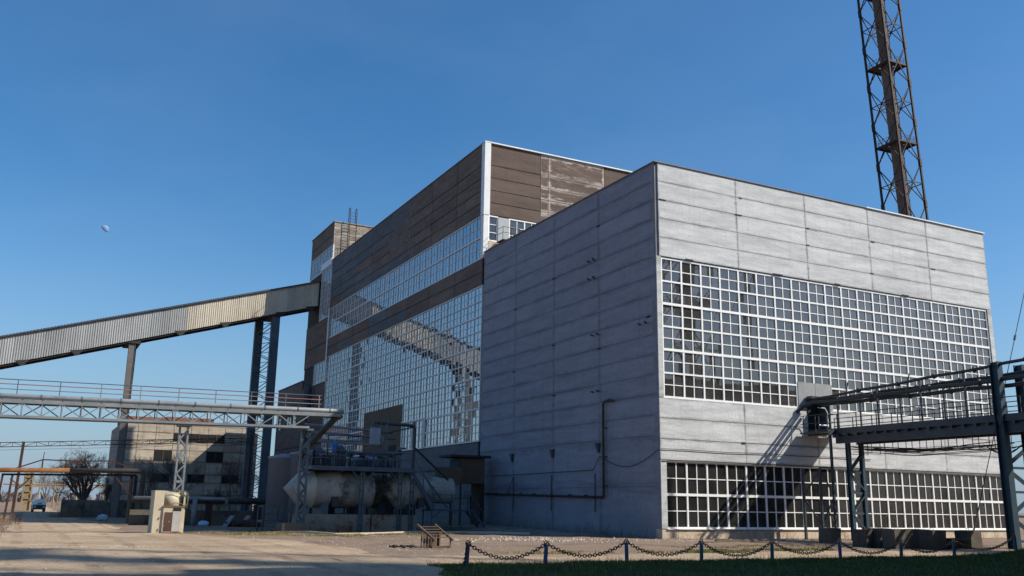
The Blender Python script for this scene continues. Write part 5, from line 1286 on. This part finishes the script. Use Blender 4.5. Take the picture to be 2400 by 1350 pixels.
def bare_tree(name, label, x, y, h, seed, spread=1.0, n0=5, depth=5, trunk_r=.16, group='bare trees', lean=0, dens=3):
    r_ = random.Random(seed); t = thing(name, label, 'tree', (x, y, H(x, y)), group)
    tr_ = MB(); br_ = MB(); tw_ = MB(); base = Vector((x, y, H(x, y)-.2))
    def grow(p, d, L, r, lv):
        n_ = 3; pts = [p]; dd = d.copy()
        for k in range(n_):
            dd = (dd + Vector((r_.uniform(-.22, .22), r_.uniform(-.22, .22), r_.uniform(-.06, .16)))).normalized(); pts.append(pts[-1]+dd*L/n_)
        tgt = br_ if lv < 3 else tw_
        tgt.tube(pts, [r*(1-.5*k/n_) for k in range(n_+1)], 5 if lv < 2 else 3, False)
        if lv >= depth: return
        for k in range(dens + (1 if lv > 1 else 0)):
            f_ = r_.uniform(.35, 1.0); i = min(n_-1, int(f_*n_)); q_ = pts[i]+(pts[i+1]-pts[i])*(f_*n_-i)
            a = r_.uniform(0, 2*pi); side_ = dd.orthogonal().normalized(); side_ = Quaternion(dd, a) @ side_
            nd = (dd*.75 + side_*r_.uniform(.45, .95)*spread + Vector((0, 0, .12))).normalized(); grow(q_, nd, L*r_.uniform(.55, .75), max(.010, r*.5), lv+1)
    th = h*.22
    tr_.tube([base, base+Vector((lean*.3, 0, th*.6)), base+Vector((lean, 0, th))], [trunk_r*1.3, trunk_r, trunk_r*.85], 8, False)
    for k in range(n0):
        a = 2*pi*k/n0+r_.uniform(-.4, .4); tilt = r_.uniform(.15, .6)*spread
        grow(base+Vector((lean, 0, th*r_.uniform(.8, 1))), Vector((sin(tilt)*cos(a), sin(tilt)*sin(a), cos(tilt))).normalized(), h*.36, trunk_r*.6, 1)
    tr_.build('trunk', bark_m, t, True); br_.build('limbs', bark_m, t); tw_.build('twigs', twig_m, t)
    return t
bare_tree('bare_tree', 'wide bare tree with a thick brushy crown behind the yard wall', -25.9, 84, 9.3, 3, 1.15, 8, 6, .30, dens=3)
bare_tree('bare_tree', 'bare tree before the lit left end of the derelict block', -17.3, 92, 8.6, 5, .8, 5, 5, .12)
bare_tree('bare_tree', 'bare tree in front of the empty windows of the derelict block', -13.6, 93, 9.5, 8, .7, 5, 5, .12)
bare_tree('bare_tree', 'thin bare sapling nearest the lit right end of the derelict block', -5.9, 95.5, 8.6, 13, .55, 4, 5, .08)
bare_tree('bare_tree', 'second thin sapling before the lit right end of the block', -4.2, 96.5, 7.5, 21, .6, 4, 5, .08)
bare_tree('bare_tree', 'bare sapling between gallery support and round tanks', -2.2, 88, 8.2, 34, .6, 4, 5, .1)
bare_tree('bare_tree', 'low bushy sapling at the foot of the derelict block', -7.2, 97, 4.5, 55, .8, 6, 5, .07)
bare_tree('bare_tree', 'bare bush beside the right post of the rusty frame', -22.6, 88, 5.5, 66, 1.0, 7, 5, .1)
bare_tree('far_tree', 'hazy bare tree far behind the van', -27.6, 232, 10, 71, .5, 5, 5, .2, 'far trees')
bare_tree('far_tree', 'second hazy bare tree far down the track', -23.5, 262, 9, 72, .6, 5, 5, .2, 'far trees')
bare_tree('far_tree', 'low far tree at the bend of the track', -17.5, 245, 7, 73, .7, 5, 5, .2, 'far trees')
q = MB(); r_ = random.Random(4)
for k in range(260):
    x = r_.uniform(-190, 60); y = r_.uniform(430, 520); h = r_.uniform(2, 5)
    for j in range(7):
        a = r_.uniform(0, 2*pi); q.tube([(x, y, -1), (x+cos(a)*h*.2, y, h*.5), (x+cos(a)*h*.45, y+sin(a), h*r_.uniform(.7, 1))], [.3, .7, .1], 4, False)
q.build('far_woods', weathered('far_wood', '#5d5b60', '#6d6a6c', .1), kind='stuff', label='dim strip of bare woods along the far horizon')
# ------------------------------------------------------------------ dry weeds at the left edge, grass, rubble
def blades(name, mat, spots, label, h0, h1, w, lean=.5, seed=1):
    r_ = np.random.default_rng(seed); n_ = len(spots); P_ = np.array(spots)
    a = r_.uniform(0, 2*pi, n_); h = r_.uniform(h0, h1, n_); ln = r_.uniform(0, lean, n_)*h; b = r_.uniform(0, 2*pi, n_)
    dx = np.cos(a)*w; dy = np.sin(a)*w
    V = np.zeros((n_, 3, 3)); V[:, 0] = P_ - np.stack([dx, dy, 0*dx], 1); V[:, 1] = P_ + np.stack([dx, dy, 0*dx], 1); V[:, 2] = P_ + np.stack([np.cos(b)*ln, np.sin(b)*ln, h], 1)
    me = bpy.data.meshes.new(name); me.vertices.add(n_*3); me.vertices.foreach_set('co', V.ravel()); me.loops.add(n_*3); me.loops.foreach_set('vertex_index', np.arange(n_*3))
    me.polygons.add(n_); me.polygons.foreach_set('loop_start', np.arange(0, n_*3, 3)); me.update(calc_edges=True); me.validate(); me.materials.append(mat)
    o = bpy.data.objects.new(name, me); COL.objects.link(o); o['kind'] = 'stuff'; o['label'] = label; return o
g1 = weathered('lawn_grass', '#3a4c13', '#586722', .8, fine=.3, rough=.8, stain='#59602f', stain_at=(.55, .68), stain_scale=.5)
g2 = weathered('dry_grass', '#7d7146', '#93854f', 1.0, rough=.9, stain='#66702f', stain_at=(.5, .62), stain_scale=.4)
g3 = weathered('dry_weeds', '#6a5848', '#826d58', 1.0, rough=.95)
sp_ = []
for k in range(90000):
    x = R.uniform(-24, 11); y = -18.70 - R.random()**1.5*9
    if x > lawn_edge(y)+.05: sp_.append((x, y, H(x, y)+.03))
blades('lawn_grass', g1, sp_, 'short dark green lawn in the shade behind the chain', .04, .12, .012, .7, 1)
sp_ = []
for k in range(2600):
    x = R.uniform(-23, 8); y = -18.75 - abs(R.gauss(0, .35))
    if x > lawn_edge(y) and sin(x*2.3)+sin(x*.7+1)+sin(x*5.1) > R.uniform(-1.5, 1.8): sp_.append((x, y, H(x, y)+.02))
for k in range(1500):
    x = R.uniform(-23, 8); y = -18.7 - 8*R.random()**1.5
    if x > lawn_edge(y): sp_.append((x, y, H(x, y)+.02))
blades('tall_grass', g2, sp_, 'dry taller tufts and stalks standing along the lawn edge', .08, .30, .009, .8, 9)
sp_ = []
def patch(cx, cy, rx_, ry_, n_):
    for k in range(n_):
        a = R.uniform(0, 2*pi); r = sqrt(R.random())*(1+.3*sin(3*a)); x = cx+rx_*r*cos(a); y = cy+ry_*r*sin(a)
        if noise_ok(x, y): sp_.append((x, y, H(x, y)))
def noise_ok(x, y): return sin(x*1.7+y*.9)+sin(x*.6-y*2.3)+sin(3.1*x+1.3*y) > R.uniform(-1.6, 1.2)
patch(-21.2, 9.0, 3.2, 2.2, 6000); patch(-17.6, 5.6, 2.6, 1.6, 4500); patch(-12.5, 7.2, 3.5, 1.5, 4500); patch(-7.5, -13.2, 2.6, .9, 5000); patch(-2.2, -12.6, 2.5, .9, 4500); patch(8.6, -10.5, 2.2, 1.3, 2500); patch(-13.8, -13.0, 3, .5, 1200); patch(-1, -9.5, 6, 1.0, 1500)
blades('dry_grass', g2, sp_, 'thin olive tufts of dry grass on the dirt', .03, .13, .014, .8, 2)
sp_ = []
for k in range(1100):
    t_ = R.random()**1.3; x = -33.6 - R.random()**1.2*7 + 1.0*sin(k); y = 2+R.random()*60
    sp_.append((x, y, H(x, y)))
for k in range(700):
    x = R.uniform(-36.5, -32.2); y = R.uniform(26, 62); sp_.append((x, y, H(x, y)))
for k in range(1300):
    x = R.gauss(-27.8, .8); y = R.gauss(76, 1.5); sp_.append((x, y, H(x, y)))
for k in range(900):
    x = R.uniform(.3, 30); sp_.append((x, R.uniform(-.9, -.05), H(x, -.5)-.05)) if R.random() < .3 else sp_.append((R.uniform(-.9, .0), R.uniform(.2, 23), H(-.3, 12)-.1))
for k in range(500):
    x = R.uniform(-21, -11); sp_.append((x, 16.0+R.gauss(0, .35), H(x, 16)-.1))
blades('dry_weeds', g3, sp_, 'brown dry weeds along the left edge of the track and the wall feet', .12, 1.15, .011, 1.0, 3)
q = MB()
def stone(x, y, s, z=None):
    z = H(x, y) if z is None else z; a = R.uniform(0, pi); ca, sa = cos(a)*s, sin(a)*s; h = s*R.uniform(.5, .9)
    q.add([(x+ca, y+sa, z-.02), (x-sa, y+ca, z-.02), (x-ca*.9, y-sa*.9, z-.02), (x+sa, y-ca, z-.02), (x+ca*.4, y+sa*.5, z+h), (x-ca*.5, y+sa*.3, z+h*.9), (x-sa*.2, y-ca*.5, z+h*.8)],
          [(0,1,5,4), (1,2,5), (2,3,6,5), (3,0,4,6), (4,5,6)])
for k in range(420): stone(R.gauss(-8.6, 2.2), R.gauss(-1.2, 1.6), R.uniform(.03, .10))
for k in range(500): stone(R.uniform(-4, 12), R.gauss(-2.2, 1.6), R.uniform(.02, .07))
for k in range(2600):
    y = -19 + 30*R.random()**1.4; stone(R.uniform(-38, -14 if y > -12 else -6), y, R.choice((.012, .016, .02, .03, .045)))
for k in range(260): stone(R.gauss(-29.5, 1.6), R.gauss(-6, .5), R.uniform(.02, .06))
q.build('rubble', weathered('rubble_stone', '#a89c8c', '#c2b8a9', 3, rough=.95), kind='stuff', label='pale broken stones scattered along the hall front')
for k, (x0_, y0_, x1_, y1_, lab) in enumerate(((-1.5, -5.2, 3.6, -4.2, 'long pale plank lying on the ground before the hall front'), (.5, -4.0, 5.0, -3.2, 'grey plank lying nearer the hall wall'))):
    q = MB(); q.bar((x0_, y0_, H(x0_, y0_)+.05), (x1_, y1_, H(x1_, y1_)+.08), .22, .05); tag(q.build('plank', wood_m), lab, 'plank')
q = MB(); q.box((-3.9, 4.6, -.1), (-.2, 22.5, .04)); q.v = [(x, y, H(x, y)+(.05 if z > 0 else -.2)) for x, y, z in q.v]; struct(q.build('pavement', conc_m))

# ------------------------------------------------------------------ unseen block and spruces added to shade the lawn and yard
ob = thing('shading_block', 'unseen plain grey block added opposite the hall to shade the lawn', 'building', (18, -32, 0))
w = MB(); w.box((-4.9, -33.4, -1), (44, -28.62, 13.9)); w.build('wall', core_grey, ob)
w = MB(); w.box((-2.7, -46, -1), (4.5, -37, 26.0)); w.build('shading_wing', core_grey, ob)  # tall wing added and sized to throw shade across the yard
w = MB(); w.box((-2.0, -36.99, -1), (3.5, -33.41, 13.0)); w.build('link_wing', core_grey, ob)
for i in range(8):
    for j in range(4):
        x0_ = -4.9+6.11*i; me = bmesh_box(6.05, .12, 3.4, brown_front, 'wall_panel'); put('wall_panel', me, ob, (x0_+3.05, -28.55, .9+3.46*j+1.2))
        if j < 4:
            q = MB(); q.box((x0_+1.2, -28.49, 1.2+3.46*j), (x0_+4.8, -28.45, 2.9+3.46*j)); q.build('window', dark_m, ob)
q = MB(); q.box((-5.0, -33.5, 13.91), (44.1, -28.4, 14.0)); q.build('roof', roof_m, ob)
def spruce(x, y, h, r0, seed, label):
    t = thing('shading_spruce', label, 'tree', (x, y, H(x, y)), 'unseen spruces added for shade'); r_ = random.Random(seed); q = MB(); q.tube([(x, y, -.3), (x, y, h)], [.28, .03], 8); q.build('trunk', bark_m, t)
    q = MB()
    for k in range(9000):
        f_ = r_.random()**.75; z = h*(.06+.94*f_); rr = r0*min(1, (1-f_)*2.1)**.8*(1+.12*sin(z*3)) * sqrt(r_.uniform(.15, 1)); a = r_.uniform(0, 2*pi)
        p = Vector((x+rr*cos(a), y+rr*sin(a), z)); d = Vector((cos(a), sin(a), -.35)); s_ = Vector((-sin(a), cos(a), r_.uniform(-.3, .3))); L = r_.uniform(.25, .6)
        q.add([p-s_*.16, p+s_*.16, p+d*L], [(0,1,2)])
    q.build('crown', needle_m, t)
spruce(-7.6, -37.6, 27.0, 3.5, 2, 'unseen spruce added for shade, nearer the grey block')
spruce(-11.6, -39.8, 27.5, 3.8, 3, 'outer unseen spruce added for shade')

# ------------------------------------------------------------------ daytime moon
mm_, n, l, P = newmat('moon_air_tint'); P.inputs['Roughness'].default_value = 1
v = obj_vec(n, l, (1, 1, 1)); l.new(ramp(n, l, noise(n, l, v, .12, 3, .6), .4, .6, lin('#667fa3'), lin('#7f97ba')), P.inputs['Base Color'])  # blue of the air in front is put into the moon's colour
mc = Vector((64.32, 2367.9, 653.4)); mr = 10.0
view = (Vector((-32.25, -43.75, 1.74))-mc).normalized(); sd_ = (to_sun - view*to_sun.dot(view)).normalized(); up_ = view.cross(sd_)
q = MB(); n_ = 28; vs = []
# only the sunlit gibbous face shows by day; the dark limb is lost in the sky
for i in range(n_+1):
    th = -pi/2+pi*i/n_
    for k in range(13):
        ph = -.34 + (pi/2+.34)*k/12
        vs.append(mc + up_*(mr*sin(th)) + (sd_*sin(ph)+view*cos(ph))*(mr*cos(th)))
q.v = [tuple(p) for p in vs]; q.f = [(i*13+k, i*13+k+1, (i+1)*13+k+1, (i+1)*13+k) for i in range(n_) for k in range(12)]
tag(q.build('moon', mm_, smooth=True), 'pale gibbous daytime moon in the blue sky at the left', 'moon')
